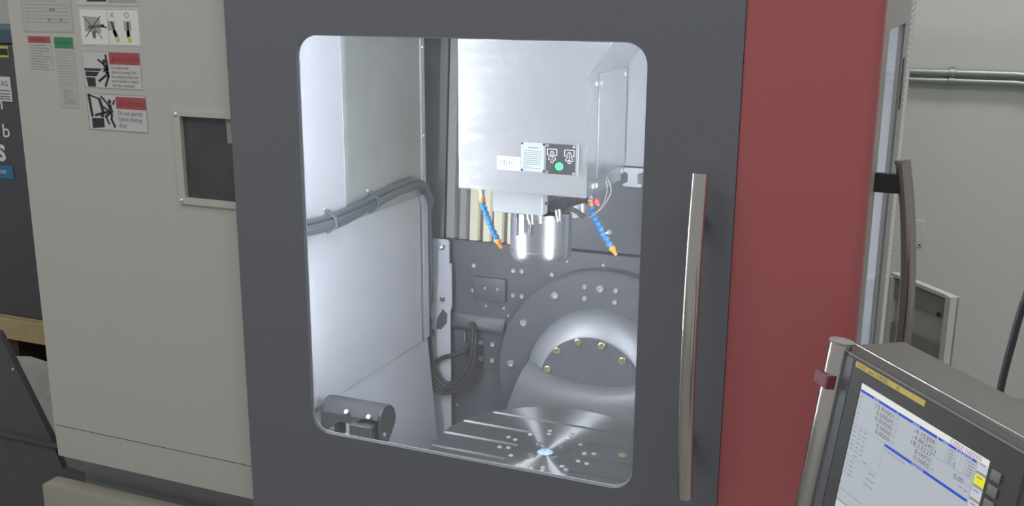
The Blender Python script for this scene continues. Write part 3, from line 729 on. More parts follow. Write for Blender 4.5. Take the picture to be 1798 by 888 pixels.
b = B(); tube(b, smooth_path([(-1.452, 0.90, 0.60), (-1.455, 0.905, 0.50), (-1.452, 0.92, 0.435), (-1.440, 0.925, 0.460), (-1.415, 0.925, 0.482), (-1.379, 0.925, 0.497), (-1.340, 0.93, 0.513), (-1.325, 0.962, 0.52)], 6), 0.0075, 10); part('strand', b, M_cable, lp)
b = B(); tube(b, smooth_path([(-1.448, 0.90, 0.56), (-1.440, 0.905, 0.48), (-1.42, 0.915, 0.42), (-1.39, 0.92, 0.40), (-1.36, 0.92, 0.42), (-1.335, 0.925, 0.47), (-1.33, 0.955, 0.50)], 6), 0.0065, 10); part('strand', b, M_cable, lp)
b = B(); box(b, -1.478, -1.440, 0.893, 0.925, 0.555, 0.578, 0.003, 1); part('cable_clamp', b, M_black, lp)

# ------------------------------------------------------------------ LED work lamps (behind the door frame)
for x0, nrm, pw, lab in ((-1.402, (1.0, 0.42, 0), LED_L, 'white LED work lamp strip inside the chamber, left of the door window'), (-0.435, (-0.75, 0.66, 0), LED_R, 'white LED work lamp strip inside the chamber, right of the door window')):
    nv = Vector(nrm).normalized(); tv = Vector((nv.y, -nv.x, 0)); c0 = Vector((x0, 0.078, 0))
    t = thing('work_lamp', (x0, 0.078, 0.69), lab, 'lamp')
    b = B(); prism(b, [c0 + tv * a - nv * d + Vector((0, 0, 0.69)) for a, d in ((-0.018, 0), (-0.018, 0.012), (0.018, 0.012), (0.018, 0))], (0, 0, 0.98), 0.002, 1); part('housing', b, M_trim, t)
    dm = mat('diode_' + str(int(pw)), (0.90, 0.94, 1.0), 0.3, emit=pw)
    d0 = None
    for k in range(26):
        z = 0.72 + 0.037 * k
        if d0 is None:
            b = B(); prism(b, [c0 + tv * a + nv * d + Vector((0, 0, z)) for a, d in ((-0.008, 0.0002), (-0.008, 0.0015), (0.008, 0.0015), (0.008, 0.0002))], (0, 0, 0.009)); d0 = part('diode', b, dm, t, smooth=0); o0 = POS[d0] - Vector((0, 0, z))
        else: copy_to(d0, o0 + Vector((0, 0, z)))

# ------------------------------------------------------------------ sliding door
dr = thing('sliding_door', (-0.9, 0.02, 0.04), 'charcoal sliding door with a large rounded window and a bowed steel handle', 'door')
WX0, WX1, WZ0, WZ1 = -1.298, -0.513, 0.622, 1.545
b = B(); frame_plate(b, -1.482, -0.335, 0.04, 2.05, WX0, WX1, WZ0, WZ1, 0.046, 0.0, 0.010, orad=0.002); part('door_leaf', b, M_door, dr)
b = B(); frame_plate(b, -1.475, -0.345, 0.05, 2.04, WX0 - .03, WX1 + .03, WZ0 - .06, WZ1 + .03, 0.05, 0.0165, 0.040, orad=0.002); part('inner_frame', b, M_doorback, dr)
b = B(); frame_plate(b, WX0 - 0.003, WX1 + 0.003, WZ0 - 0.003, WZ1 + 0.003, WX0 + 0.0025, WX1 - 0.0025, WZ0 + 0.0025, WZ1 - 0.0025, 0.044, 0.0085, 0.0098, orad=0.049); part('edge_glint', b, mat('pale_glint', (0.62, 0.62, 0.63), 0.4), dr)  # pale ring added for the light caught along the pane edge
b = B(); prism(b, [(x, 0.0102, z) for x, z in rrect(WX0 - .012, WX1 + .012, WZ0 - .012, WZ1 + .012, 0.047)], (0, 0.006, 0)); part('window_pane', b, G_door, dr, smooth=20)
hp = []
for k in range(17):
    t = k / 16; z = 0.659 + (1.310 - 0.659) * t
    hp.append((-0.3895 - 0.003 * t, -0.046 - 0.030 * (1 - (2 * t - 1) ** 2), z))
b = B(); tube(b, hp, 0.0155, 24); hnd = part('handle', b, M_handle, dr, smooth=50, label='bowed brushed steel tube handle')
for z, y in ((0.76, -0.055), (1.21, -0.055)):
    b = B(); box(b, -0.399, -0.391, y, 0.0, z - 0.015, z + 0.015); part('standoff', b, M_black, hnd)

# ------------------------------------------------------------------ side door (seen edge-on at the right)
sd = thing('side_door', (-0.1, 0.9, 0.04), 'grey side door seen edge-on right of the red cover, with a narrow lit window', 'door')
XS = -0.100


def sideframe(bm, y0, y1, z0, z1, iy0, iy1, iz0, iz1, r, x0, x1):
    frame_plate(bm, y0, y1, z0, z1, iy0, iy1, iz0, iz1, r, x0, x1, orad=0.002)
    for v in bm.verts: v.co = Vector((v.co.y, v.co.x, v.co.z))
    return bm


b = B(); sideframe(b, 0.05, 1.40, 0.06, 2.04, 0.250, 1.065, 0.62, 1.567, 0.012, XS - 0.010, XS); part('door_leaf', b, M_sidegrey, sd)
b = B(); box(b, XS - 0.008, XS - 0.005, 0.245, 1.07, 0.615, 1.572); part('window_pane', b, G_side, sd)
b = B(); box(b, XS - 0.012, XS, 1.405, 1.88, 0.06, 2.04); rs = part('ribbed_panel', b, M_rib, sd, label='pale ribbed rear strip')
rib0 = None
for k in range(90):
    z = 0.30 + k * 0.019
    if rib0 is None:
        b = B(); prism(b, [(XS, 1.47, z), (XS, 1.80, z + 0.012), (XS, 1.80, z + 0.020), (XS, 1.47, z + 0.008)], (0.0016, 0, 0)); rib0 = part('rib', b, M_rib, rs); off = POS[rib0] - Vector((0, 0, z))
    else: copy_to(rib0, off + Vector((0, 0, z)))
b = B(); box(b, XS, XS + 0.002, 1.12, 1.22, 1.33, 1.47); part('latch_slot', b, M_black, sd, label='dark latch slot')
hp = []
for k in range(17):
    t = k / 16; z = 0.672 + (1.322 - 0.672) * t
    hp.append((-0.052 + 0.034 * (1 - (2 * t - 1) ** 2), 0.20, z))
b = B(); tube(b, hp, 0.0145, 24); h2 = part('handle', b, mat('bronze_tinted_handle_steel', (0.46, 0.40, 0.37), 0.22, metal=1.0, noise=(50, .05), nscale=(12, 12, .4)), sd, smooth=50, label='bowed steel tube handle')
for z in (1.278, 0.716):
    b = B(); box(b, XS, -0.048, 0.192, 0.208, z - 0.020, z + 0.018, 0.001, 1); part('bracket', b, M_black, h2, label='black handle bracket')
b = B(); lathe(b, (hp[-1][0], 0.20, hp[-1][2]), (Vector(hp[-1]) - Vector(hp[-2])), [(0.015, -0.004), (0.0155, 0.0), (0.0145, 0.003), (0, 0.003)], 20); part('end_cap', b, M_shelfd, h2)


# ------------------------------------------------------------------ stickers on the beige cover
YT = YP - 0.0002


def sticker(x0, x1, z0, z1, label, m, name='warning_sticker', cat='sticker'):
    t = thing(name, ((x0 + x1) / 2, YT, z0), label, cat, None)
    b = B(); box(b, x0, x1, YT - 0.0006, YT, z0, z1); part('film', b, m, t, smooth=0)
    return t


def lines(t, x0, x1, z0, z1, n, w, m, seed, name='printed_lines'):
    rnd = random.Random(seed); b = B()
    for i in range(n):
        z = z1 - (z1 - z0) * (i + .5) / n
        x = x0
        end = x1 if rnd.random() < .7 else x0 + (x1 - x0) * rnd.uniform(.4, .9)
        while x < end - .004:
            l = min(rnd.uniform(.006, .020), end - x); stroke(b, (x, z), (x + l, z), w, YT - 0.0009); x += l + .0025
    part(name, b, m, t, smooth=0)


def border(t, x0, x1, z0, z1, w, m):
    b = B()
    for a, c in (((x0, z0), (x1, z0)), ((x1, z0), (x1, z1)), ((x1, z1), (x0, z1)), ((x0, z1), (x0, z0))): stroke(b, a, c, w, YT - 0.0008)
    part('border', b, m, t, smooth=0)


def band(t, x0, x1, z0, z1, m, name='header_band'):
    b = B(); quad(b, [(x0, YT - .0008, z0), (x1, YT - .0008, z0), (x1, YT - .0008, z1), (x0, YT - .0008, z1)]); return part(name, b, m, t, smooth=0)


def words(t, txt, size, x, z, m, sx=1.0, name='lettering'):
    part(name, text_bm(txt, size, (x, YT - 0.0010, z), (1, 0, 0), (0, 0, 1), sx=sx), m, t, smooth=0)


# grey-backed notice, top left
t = sticker(-2.118, -1.955, 1.535, 1.68, 'large grey notice of small print at the top left of the beige cover', M_paperp, 'notice_sticker')
border(t, -2.116, -1.957, 1.537, 1.678, .0012, M_inklight)
lines(t, -2.108, -1.965, 1.555, 1.665, 13, .0016, M_inklight, 1)
b = B()
for (x, z, w) in ((-2.018, 1.590, .018), (-2.030, 1.5655, .008), (-1.992, 1.5655, .008)): stroke(b, (x - w / 2, z), (x + w / 2, z), .006, YT - .0011)
part('printed_marks', b, M_inkg, t, smooth=0)
# small red-headed notice, green-headed notice
t = sticker(-2.108, -2.033, 1.444, 1.526, 'small grey notice with a red header, under the top left notice', M_paperp, 'notice_sticker')
band(t, -2.107, -2.034, 1.509, 1.525, M_inkred); words(t, 'WARNING', .010, -2.098, 1.513, M_inkredd, 1.0)
lines(t, -2.102, -2.040, 1.447, 1.506, 9, .0015, M_inkg, 2)
t = sticker(-2.022, -1.960, 1.352, 1.525, 'long grey notice with a green header, right of the small red-headed one', M_paperp, 'notice_sticker')
band(t, -2.021, -1.961, 1.497, 1.524, M_inkgreen); words(t, 'ATTENTION', .0095, -2.017, 1.507, mat('dark_green_ink', (.03, .14, .07), .5), .9)
lines(t, -2.018, -1.965, 1.405, 1.492, 13, .0014, M_inklight, 3)
lines(t, -2.008, -1.970, 1.360, 1.398, 8, .003, M_inklight, 5)
# sticker cut by the top edge
t = sticker(-1.936, -1.748, 1.601, 1.69, 'grey sticker with a dark band at the very top edge above the white pictogram', M_paper, 'warning_sticker')
band(t, -1.905, -1.845, 1.6095, 1.64, M_ink); band(t, -1.840, -1.752, 1.606, 1.64, M_inklight, 'printed_area')
# white pictogram sticker
t = sticker(-1.934, -1.750, 1.507, 1.594, 'white sticker picturing crossed-out tool and hands with a cross and circle', M_paperw, 'pictogram_sticker')
border(t, -1.932, -1.752, 1.509, 1.592, .0012, M_inklight)
b = B(); stroke(b, (-1.846, 1.509), (-1.846, 1.592), .0012, YT - .0009); part('divider', b, M_inklight, t, smooth=0)
b = B()
for a, c, w in (((-1.915, 1.572), (-1.862, 1.572), .002), ((-1.888, 1.553), (-1.888, 1.530), .014)): pass
quad(b, [(x, YT - .0009, z) for x, z in ((-1.919, 1.540), (-1.868, 1.536), (-1.870, 1.573), (-1.918, 1.575))]); part('machine_block', b, M_inklight, t, smooth=0)
b = B(); stroke(b, (-1.908, 1.549), (-1.858, 1.554), .007, YT - .0011); stroke(b, (-1.866, 1.553), (-1.850, 1.549), .004, YT - .0011); quad(b, [(x, YT - .0011, z) for x, z in ((-1.897, 1.540), (-1.885, 1.540), (-1.887, 1.524), (-1.895, 1.524))])
part('tool_drawing', b, mat('brown_ink', (.16, .14, .11), .5), t, smooth=0)
b = B(); stroke(b, (-1.922, 1.576), (-1.866, 1.524), .0016, YT - .0013); stroke(b, (-1.868, 1.576), (-1.918, 1.526), .0016, YT - .0013); part('cross_out', b, M_ink, t, smooth=0)
b = B(); stroke(b, (-1.837, 1.584), (-1.826, 1.574), .0014, YT - .0010); stroke(b, (-1.826, 1.584), (-1.837, 1.574), .0014, YT - .0010); part('cross_mark', b, M_inkg, t, smooth=0)
b = B()
for k in range(14):
    a0 = 2 * PI * k / 14; a1 = 2 * PI * (k + 1) / 14; stroke(b, (-1.787 + .006 * math.cos(a0), 1.579 + .006 * math.sin(a0)), (-1.787 + .006 * math.cos(a1), 1.579 + .006 * math.sin(a1)), .0014, YT - .0010)
part('circle_mark', b, M_inkg, t, smooth=0)
for (xa, xb) in ((-1.836, -1.822), (-1.787, -1.786)):
    b = B(); quad(b, [(xa - .010, YT - .0009, 1.565), (xa + .011, YT - .0009, 1.565), (xa + .011, YT - .0009, 1.543), (xa - .010, YT - .0009, 1.543)]); part('chuck_block', b, M_inklight, t, smooth=0)
    b = B(); stroke(b, (xa + .002, 1.563), (xb, 1.523), .0055, YT - .0011); stroke(b, ((xa + xb) / 2, 1.543), (xb + .001, 1.527), .010, YT - .0011); part('tool_drawing', b, M_ink, t, smooth=0)
    b = B(); stroke(b, (xb + .001, 1.529), (xb + .004, 1.517), .009, YT - .0013); part('grip_mark', b, M_inkyellow, t, smooth=0)


def person_strokes(b, segs, head, r, y):
    for a, c, w in segs: stroke(b, a, c, w, y)
    disc2(b, head, r, y)


# warning sticker: struck by moving table
t = sticker(-1.936, -1.757, 1.405, 1.493, 'white warning sticker of a figure struck by a sliding table, five text lines under red', M_paper)
border(t, -1.935, -1.758, 1.406, 1.492, .0012, M_inklight)
band(t, -1.852, -1.759, 1.463, 1.491, M_inkred); words(t, '\u25b2WARNING', .016, -1.846, 1.470, M_inkredd, .95)
b = B(); yq = YT - .0010
stroke(b, (-1.932, 1.449), (-1.880, 1.449), .006, yq); quad(b, [(x, yq, z) for x, z in ((-1.930, 1.444), (-1.886, 1.444), (-1.896, 1.433), (-1.930, 1.433))])
quad(b, [(x, yq, z) for x, z in ((-1.929, 1.430), (-1.900, 1.430), (-1.900, 1.408), (-1.924, 1.408))])
part('machine_pictogram', b, M_ink, t, smooth=0)
b = B(); person_strokes(b, [((-1.862, 1.486), (-1.858, 1.450), .006), ((-1.887, 1.474), (-1.868, 1.461), .005), ((-1.866, 1.462), (-1.860, 1.440), .011), ((-1.860, 1.444), (-1.857, 1.432), .008), ((-1.864, 1.437), (-1.890, 1.421), .006), ((-1.857, 1.436), (-1.870, 1.409), .006), ((-1.876, 1.452), (-1.856, 1.447), .0025), ((-1.874, 1.444), (-1.858, 1.452), .0025)], (-1.868, 1.469), .0055, YT - .0011)
part('figure_pictogram', b, M_ink, t, smooth=0)
for i, s in enumerate(('No ventilate after', 'machine is running. Push', 'the emergency button and', 'ensure machine is stopped', 'then start maintaining.')): words(t, s, .0112, -1.848, 1.452 - .0105 * i, M_inkg, .68)
# warning sticker: do not operate before shutting door
t = sticker(-1.934, -1.749, 1.302, 1.392, 'grey warning sticker reading do not operate before shutting door, lowest on the cover', M_paper)
border(t, -1.933, -1.750, 1.303, 1.391, .0014, M_inkg)
band(t, -1.842, -1.751, 1.357, 1.386, M_inkred); words(t, '\u25b2WARNING', .016, -1.836, 1.364, M_inkredd, .93)
b = B()
for a, c, w in (((-1.926, 1.388), (-1.920, 1.334), .008), ((-1.928, 1.388), (-1.890, 1.378), .004), ((-1.893, 1.378), (-1.884, 1.345), .009), ((-1.912, 1.338), (-1.864, 1.349), .006)): stroke(b, a, c, w, yq)
quad(b, [(x, yq, z) for x, z in ((-1.922, 1.331), (-1.884, 1.332), (-1.884, 1.310), (-1.922, 1.306))]); quad(b, [(x, yq, z) for x, z in ((-1.893, 1.341), (-1.883, 1.341), (-1.883, 1.334), (-1.893, 1.334))])
part('door_pictogram', b, M_ink, t, smooth=0)
b = B(); person_strokes(b, [((-1.888, 1.386), (-1.864, 1.363), .005), ((-1.852, 1.366), (-1.846, 1.378), .005), ((-1.863, 1.366), (-1.858, 1.346), .011), ((-1.886, 1.362), (-1.866, 1.350), .005), ((-1.860, 1.347), (-1.878, 1.336), .006), ((-1.878, 1.338), (-1.868, 1.318), .005), ((-1.857, 1.345), (-1.860, 1.330), .006), ((-1.861, 1.332), (-1.850, 1.311), .006)], (-1.862, 1.373), .0055, YT - .0012)
part('figure_pictogram', b, M_ink, t, smooth=0)
for i, s in enumerate(('Do not operate', 'before shutting', 'door')): words(t, s, .0165, -1.838, 1.342 - .0150 * i, M_inkg, .72)

# ------------------------------------------------------------------ control pendant
ang = math.radians(8)
pu = Vector((0.60835, -0.79367, 0)).normalized(); pn0 = Vector((-0.79367, -0.60835, 0)).normalized(); zz = Vector((0, 0, 1))
pup = zz * math.cos(ang) - pn0 * math.sin(ang); pn = pn0 * math.cos(ang) + zz * math.sin(ang)
PM = Matrix((pu, -pn, pup)).transposed().to_4x4(); PM.translation = Vector((-0.069, -0.23, 1.015))
pd = thing('control_pendant', None, 'dark grey control pendant with a lit position screen, right of the red cover', 'control panel', matrix=PM)
# local frame: x to the right, -y out of the face, z up; origin at the screen's upper left corner
b = B()
prof = [(-0.004, 0.036), (0.0, 0.041), (0.008, 0.0465), (0.018, 0.049), (0.098, 0.0600), (0.098, -0.33), (-0.004, -0.33)]
prism(b, [(-0.054, y + 0.006, z) for y, z in prof], (0.414, 0, 0), 0.003, 2); part('housing', b, M_pendtop, pd)
b = B(); frame_plate(b, -0.0575, 0.362, -0.33, 0.037, 0.0, 0.303, -0.227, 0.001, 0.0015, -0.003, 0.004, orad=0.008); part('bezel', b, M_bezel, pd)
b = B(); prism(b, [(-0.0575, -0.0032, 0.030), (-0.030, -0.0032, 0.030), (-0.030, -0.0032, -0.33), (-0.0575, -0.0032, -0.33)], (0, -0.0006, 0)); part('bezel_side', b, M_bezell, pd, label='paler left side of the bezel')
b = B(); box(b, -0.056, 0.362, -0.0045, -0.003, 0.0345, 0.0375, 0.0006, 1); part('bezel_rib', b, M_key, pd)
b = B(); tube(b, [(-0.050, 0.0085, 0.0500), (0.355, 0.0085, 0.0500)], 0.0014, 8); part('edge_trim', b, M_chrome, pd, label='bright top edge')  # thin bright tube along the top edge
b = B(); box(b, 0.0, 0.303, -0.001, 0.003, -0.227, 0.001); scr = part('screen', b, M_lcd, pd, label='lit grey position screen')


def sq(x0, x1, z0, z1, m, name, y=-0.0013):
    b = B(); quad(b, [(x0, y, z0), (x1, y, z0), (x1, y, z1), (x0, y, z1)]); return part(name, b, m, scr, smooth=0)


def sl(segs, w, m, name, y=-0.0016):
    b = B()
    for a, c in segs: stroke(b, a, c, w, y)
    return tag(part(name, b, m, scr, smooth=0), kind='stuff' if name == 'small_print' else None)


def sw_(txt, size, x, z, m, align='LEFT', sx=1.0, name='lettering', y=-0.0018):
    return part(name, text_bm(txt, size, (x, y, z), (1, 0, 0), (0, 0, 1), align=align, sx=sx), m, scr, smooth=0)


sq(0.0005, 0.3025, -0.0095, 0.0005, M_lcdw, 'title_strip')
sq(0.0015, 0.0985, -0.0140, -0.0098, M_lcdb, 'blue_bar'); sq(0.1005, 0.1940, -0.0140, -0.0098, M_lcdb, 'blue_bar')
sq(0.1970, 0.2365, -0.0135, -0.0098, M_lcdb, 'blue_bar'); sq(0.2390, 0.2780, -0.0135, -0.0098, M_lcdb, 'blue_bar')
sq(0.0870, 0.2780, -0.0725, -0.0682, M_lcdb, 'blue_bar')
for x, z, s in ((0.038, -0.0132, 'RELATIVE'), (0.138, -0.0132, 'ABSOLUTE'), (0.208, -0.0129, 'MODAL'), (0.242, -0.0129, 'DISTANCE TO GO'), (0.155, -0.0718, 'PROGRAM CHECK')): sw_(s, .0038, x, z, M_lcdw, sx=.9)
sw_('O0000 N00000', .0105, 0.2215, -0.0085, M_lcdp, sx=.98)
for i, (a, v) in enumerate((('X', '13.93001'), ('Y', '0.00000'), ('Z', '0.00000'), ('B', '0.0000'), ('C', '0.0000'))):
    sw_(a, .0085, 0.005, -0.0235 - .0095 * i, M_lcdg); sw_(v, .0102, 0.096, -0.0245 - .0095 * i, M_lcdk, 'RIGHT', 1.36)
for i, (a, v) in enumerate((('X', '-9.10309'), ('Y', '-4.86245'), ('Z', '18.23227'), ('B', '0.0003'), ('C', '0.0005'))):
    sw_(a, .0085, 0.102, -0.0235 - .0095 * i, M_lcdg); sw_(v, .0102, 0.193, -0.0245 - .0095 * i, M_lcdk, 'RIGHT', 1.36)
sw_('0.00', .0105, 0.2645, -0.0515, M_lcdk, 'RIGHT', 1.2); sw_('INCH/MIN', .0040, 0.266, -0.0510, M_lcdg)
sl([((0.001, -0.0690), (0.0865, -0.0685)), ((0.0865, -0.0685), (0.0855, -0.122)), ((0.0005, -0.1235), (0.0855, -0.1215)), ((0.0995, -0.0145), (0.0985, -0.0675)), ((0.0995, -0.0668), (0.194, -0.0664)), ((0.1955, -0.0145), (0.1945, -0.066)), ((0.1965, -0.0400), (0.2365, -0.0390)), ((0.2370, -0.0135), (0.2365, -0.039)), ((0.2385, -0.0395), (0.2775, -0.0390)), ((0.2795, -0.0095), (0.2790, -0.100))], .0007, M_lcdg, 'divider_lines')
sl([((0.1975, -0.030), (0.1975, -0.040)), ((0.2393, -0.030), (0.2393, -0.040))], .0012, M_lcdk, 'cursor_marks')
rnd = random.Random(8)
seg = []
for c in range(3):
    for r in range(6): z = -0.0735 - .0075 * r; seg.append(((0.006 + .013 * c, z), (0.006 + .013 * c + .008, z)))
seg += [((0.018, -0.1185), (0.030, -0.1185)), ((0.045, -0.118), (0.057, -0.1175)), ((0.066, -0.111), (0.068, -0.111))]
for r in range(4): seg += [((0.006, -0.131 - .0075 * r), (0.010, -0.131 - .0075 * r)), ((0.013, -0.131 - .0075 * r), (0.026, -0.131 - .0075 * r))]
for r in range(3): seg.append(((0.065 - .004 * r, -0.128 - .0105 * r), (0.083, -0.128 - .0105 * r)))
for k in range(7): seg.append(((0.006 + .009 * k, -0.183), (0.006 + .009 * k + .006, -0.183)))
for k in range(6): seg.append(((0.090 + .009 * k, -0.0775), (0.090 + .009 * k + .006, -0.0775)))
for r in range(5): seg += [((0.219, -0.0175 - .0045 * r), (0.221, -0.0175 - .0045 * r)), ((0.224, -0.0175 - .0045 * r), (0.234, -0.0175 - .0045 * r)), ((0.260, -0.0175 - .0045 * r), (0.262, -0.0175 - .0045 * r)), ((0.265, -0.0175 - .0045 * r), (0.276, -0.0175 - .0045 * r))]
seg += [((0.256, -0.058), (0.264, -0.0575)), ((0.268, -0.059), (0.275, -0.0585)), ((0.197, -0.060), (0.203, -0.060))]
sl(seg, .0019, M_lcdg, 'small_print')
for i, (m, nm) in enumerate(((M_lcdl, 'menu_tab'), (M_lcdy, 'yellow_menu_tab'), (M_lcdl, 'menu_tab'), (M_lcdl, 'menu_tab'), (M_lcdl, 'menu_tab'))):
    z1 = -0.0065 - .0195 * i
    sq(0.2815, 0.3025, z1 - .0150, z1, m, nm); sq(0.2815, 0.3025, z1 - .0190, z1 - .0154, M_lcdg, 'tab_shadow')
    sl([((0.285, z1 - .004), (0.296, z1 - .004))], .0022, M_lcdg, 'small_print')
for k in range(6): sq(0.002 + .046 * k, 0.046 + .046 * k, -0.224, -0.2045, M_lcdl, 'menu_tab')
sl([((0.0005, -0.2035), (0.280, -0.2030))] + [((0.047 + .046 * k, -0.2035), (0.047 + .046 * k, -0.226)) for k in range(5)], .0012, M_lcdk, 'divider_lines')
for i in range(8):
    z1 = -0.0055 - .0215 * i
    b = B(); box(b, 0.3115, 0.3295, -0.006, -0.003, z1 - .0155, z1, 0.0012, 2); part('soft_key', b, M_key, pd)
b = B(); box(b, -0.0225, 0.1565, -0.0040, -0.003, 0.0205, 0.0300, 0.0003, 1); yl = part('name_label', b, M_yel, pd, label='narrow yellow label')
for s, x, m in (('FANUC', -0.017, mat('label_red_ink', (.45, .12, .05), .5)), ('Series  31\u0456-MODEL', 0.012, M_ink), ('B5', 0.088, M_ink)):
    part('lettering', text_bm(s, .0085, (x, -0.0042, 0.0225), (1, 0, 0), (0, 0, 1), sx=.80), m, yl, smooth=0)
# grab tube on the left edge
b = B(); lathe(b, (-0.077, 0.0, -0.34), (0, 0, 1), [(0.0185, 0), (0.0205, 0.20), (0.0212, 0.384), (0.0205, 0.386), (0, 0.386)], 28); gt = part('grab_tube', b, M_handle, pd, smooth=50, label='brushed steel grab tube')
b = B(); lathe(b, (-0.077, 0.0, 0.046), (0, 0, 1), [(0.0215, -0.003), (0.0215, 0.001), (0.020, 0.002), (0, 0.002)], 24); part('end_cap', b, M_shelfd, gt)
b = B(); box(b, -0.098, -0.0575, -0.026, -0.022, -0.0345, -0.0105, 0.001, 1); box(b, -0.0625, -0.0580, -0.026, 0.03, -0.0345, -0.0105); part('tube_bracket', b, M_maroon, pd, label='maroon flat bracket across the tube')
# support arm behind
b = B(); tube(b, [(0.16, 0.116, -0.28), (0.16, 0.22, -0.28), (0.12, 0.34, -0.28)], 0.03, 16); part('support_arm', b, M_pend, pd)

# ------------------------------------------------------------------ things at the far right
for k, (z, r, lab) in enumerate(((1.311, 0.0185, 'upper galvanised conduit running along the hall wall'), (1.275, 0.0150, 'lower galvanised conduit running along the hall wall'))):
    t = thing('conduit', (0.3, 3.17, z), lab, 'pipe', 'conduits on the hall wall')
    b = B(); tube(b, smooth_path([(-1.2, 3.17, z), (-0.2, 3.17, z), (0.25, 3.17, z), (0.33, 3.17, z - 0.002), (0.60, 3.16, z - 0.022), (1.6, 3.16, z - 0.03)], 4), r, 14); part('pipe', b, M_galv, t)
    b = B(); lathe(b, (0.032, 3.17, z), (1, 0, 0), [(r, 0), (r + .005, 0.002), (r + .005, 0.026), (r, 0.028)], 16); box(b, 0.038, 0.054, 3.165, 3.199, z - r - .008, z + r + .010, 0.002, 1); part('clamp', b, M_galv, t)
t = thing('wall_outlet', (-0.02, 3.19, 0.50), 'small pale outlet plate low on the hall wall, beside the side door handle', 'outlet')
b = B(); box(b, -0.048, -0.004, 3.195, 3.2, 0.49, 0.62, 0.002, 1); part('plate', b, M_wall, t)
b = B(); box(b, -0.042, -0.034, 3.192, 3.195, 0.498, 0.505); part('socket_slot', b, M_black, t); b = B(); box(b, -0.020, -0.010, 3.192, 3.195, 0.500, 0.505); part('socket_slot', b, M_black, t)
# steel panel standing on edge
A = Vector((-0.113, 2.609, 0)); D = Vector((0.128, 2.302, 0)); ud = (D - A).normalized(); nd = Vector((ud.y, -ud.x, 0))
if nd.y > 0: nd = -nd
Lp = (D - A).length
PM2 = Matrix((ud, -nd, Vector((0, 0, 1)))).transposed().to_4x4(); PM2.translation = A
t = thing('steel_tray', None, 'grey steel tray with a white rim standing upright on the floor by the hall wall', 'panel', matrix=PM2)
b = B(); box(b, 0, Lp, 0.02, 0.03, -0.2, 0.495); part('base_sheet', b, M_shelfg, t)
b = B(); box(b, Lp - 0.030, Lp, -0.01, 0.03, -0.2, 0.500); part('rim', b, M_shelfw, t, label='white right rim')
b = B(); box(b, 0, Lp - 0.030, -0.002, 0.03, 0.485, 0.500); part('rim', b, M_shelfw, t)
b = B(); box(b, 0, 0.02, -0.01, 0.03, -0.2, 0.485); part('rim', b, M_shelfw, t)
for (z0, z1) in ((0.395, 0.478), (0.20, 0.285)):
    b = B(); box(b, 0.02, Lp - 0.055, 0.008, 0.02, z0, z1, 0.002, 1); s = part('brace', b, M_shelfd, t)
    bolts(s, [(Lp - 0.075, 0.008, z0 + 0.012)], (0, -1, 0), 0.009, M_black)
bolts(t, [(Lp - 0.045, 0.02, 0.425)], (0, -1, 0), 0.007, M_black)
b = B(); tube(b, smooth_path([(0.60, 0.30, 2.6), (0.38, 0.30, 1.60), (0.235, 0.30, 1.20), (0.200, 0.30, 1.050), (0.186, 0.30, 0.95), (0.176, 0.30, 0.85), (0.165, 0.30, 0.65), (0.19, 0.32, 0.30), (0.30, 0.36, -0.17), (0.60, 0.42, -0.19)], 6), 0.0075, 12)
tag(part('drop_cable', b, M_cable), 'thick black cable hanging down before the hall wall behind the pendant', 'cable')

# ------------------------------------------------------------------ things at the far left
cb_ = thing('tool_cabinet', (-3.6, 1.3, 0.352), 'tall black cabinet with white lettering and stickers, mostly hidden behind the beige cover', 'cabinet')
b = B(); box(b, -4.3, -2.75, 1.0, 1.7, 0.352, 1.44, 0.004, 1); part('body', b, M_cab, cb_)
for s, size, x, z, m in (('n', .075, -3.372, 1.197, M_whiteprint), ('b', .074, -3.352, 1.089, M_whiteprint), ('S', .084, -3.392, 0.997, M_whiteprint)):
    part('lettering', text_bm(s, size, (x, 0.9985, z), (1, 0, 0), (0, 0, 1), sx=1.15, bold=0.004 if s == 'S' else 0.0006), m, cb_, smooth=0)
b = B(); box(b, -3.50, -3.316, 0.997, 0.9995, 0.925, 0.977); bt = part('blue_tag', b, M_tagblue, cb_, label='blue name tag'); part('lettering', text_bm('dispenser', .030, (-3.462, 0.9955, 0.944), (1, 0, 0), (0, 0, 1)), M_whiteprint, bt, smooth=0)
b = B(); box(b, -3.60, -3.278, 0.997, 0.9995, 1.228, 1.322); wp = part('paper_sheet', b, M_paperw, cb_, label='white printed sheet'); part('lettering', text_bm('TAG', .028, (-3.345, 0.9955, 1.287), (1, 0, 0), (0, 0, 1)), M_inkg, wp, smooth=0)
b = B()
for z in (1.270, 1.258, 1.247, 1.238): stroke(b, (-3.42, z), (-3.285, z), .004, 0.9955)
part('printed_lines', b, M_inkg, wp, smooth=0)
b = B(); box(b, -3.60, -3.272, 0.997, 0.9995, 1.395, 1.438); yp = part('yellow_label', b, M_inkyellow, cb_, label='yellow and black label'); b = B(); box(b, -3.36, -3.274, 0.996, 0.997, 1.404, 1.428); part('printed_block', b, M_ink, yp)
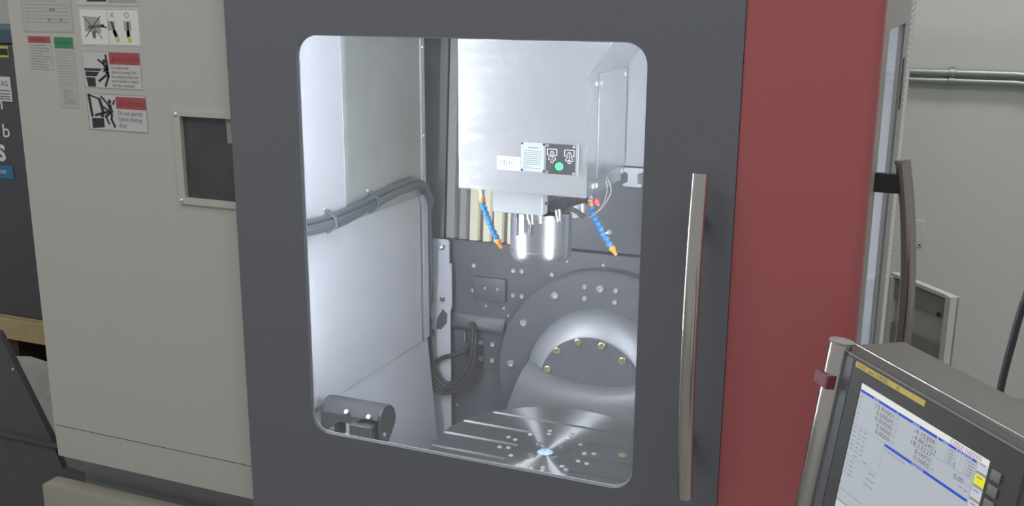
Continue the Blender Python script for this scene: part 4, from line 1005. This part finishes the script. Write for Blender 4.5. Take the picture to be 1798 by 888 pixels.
b = B(); box(b, -4.2, -2.85, 1.05, 1.6, 1.4405, 1.50, 0.006, 1); tag(part('blue_case', b, mat('slate_blue_case', (.08, .13, .17), .5, noise=(30, .15))), 'flat slate blue case lying on top of the black cabinet', 'case')
pz = thing('wooden_pallet', (-3.5, 1.2, -0.2), 'pale pine pallet carrying the black cabinet, half hidden behind the beige cover', 'pallet')
b = B(); box(b, -4.3, -2.7, 0.965, 0.995, 0.262, 0.350, 0.003, 1); part('board', b, M_wood, pz, label='front pine board')
for y in (1.0, 1.20, 1.40, 1.58):
    b = B(); box(b, -4.3, -2.7, y, y + 0.14, 0.328, 0.351, 0.003, 1); part('deck_board', b, M_wood, pz)
for x in (-4.2, -3.5, -2.82):
    b = B(); box(b, x, x + 0.1, 1.0, 1.7, -0.2, 0.328); part('stringer', b, mat('shaded_pine', (.10, .075, .05), .7, noise=(10, .2)), pz)  # pine darkened for the shade below the deck
b = B(); n = 10
vs = [[b.verts.new((-4.3 + 1.7 * i / n, 0.42 + 0.53 * j / n, -0.17 + 0.36 * (j / n) ** 1.3 + 0.07 * abs(math.sin(2.3 * i + 1.1 * j)) * random.random())) for j in range(n + 1)] for i in range(n + 1)]
for i in range(n):
    for j in range(n): b.faces.new((vs[i][j], vs[i + 1][j], vs[i + 1][j + 1], vs[i][j + 1]))
tag(part('plastic_film', b, M_film, None, smooth=60), 'crumpled grey plastic film heaped before the wooden pallet', 'plastic sheet')
gd = thing('black_guard', (-2.7, 0.26, -0.2), 'black sheet guard with a slanted top edge standing left of the beige cover', 'guard')
b = B(); prism(b, [(-2.593, 0.25, 0.606), (-2.430, 0.25, 0.300), (-2.395, 0.25, 0.20), (-2.18, 0.25, 0.18), (-2.18, 0.25, -0.2), (-3.2, 0.25, -0.2), (-3.2, 0.25, 0.62), (-2.60, 0.25, 0.62)], (0, 0.02, 0), 0.002, 1); part('sheet', b, M_guard, gd)
bolts(gd, [(-2.553, 0.25, 0.505)], (0, -1, 0), 0.005, M_steel, 'screw')
b = B(); box(b, -3.2, -2.20, 0.238, 0.25, 0.315 - 0.04, 0.325 - 0.04); part('seam', b, M_guard, gd)
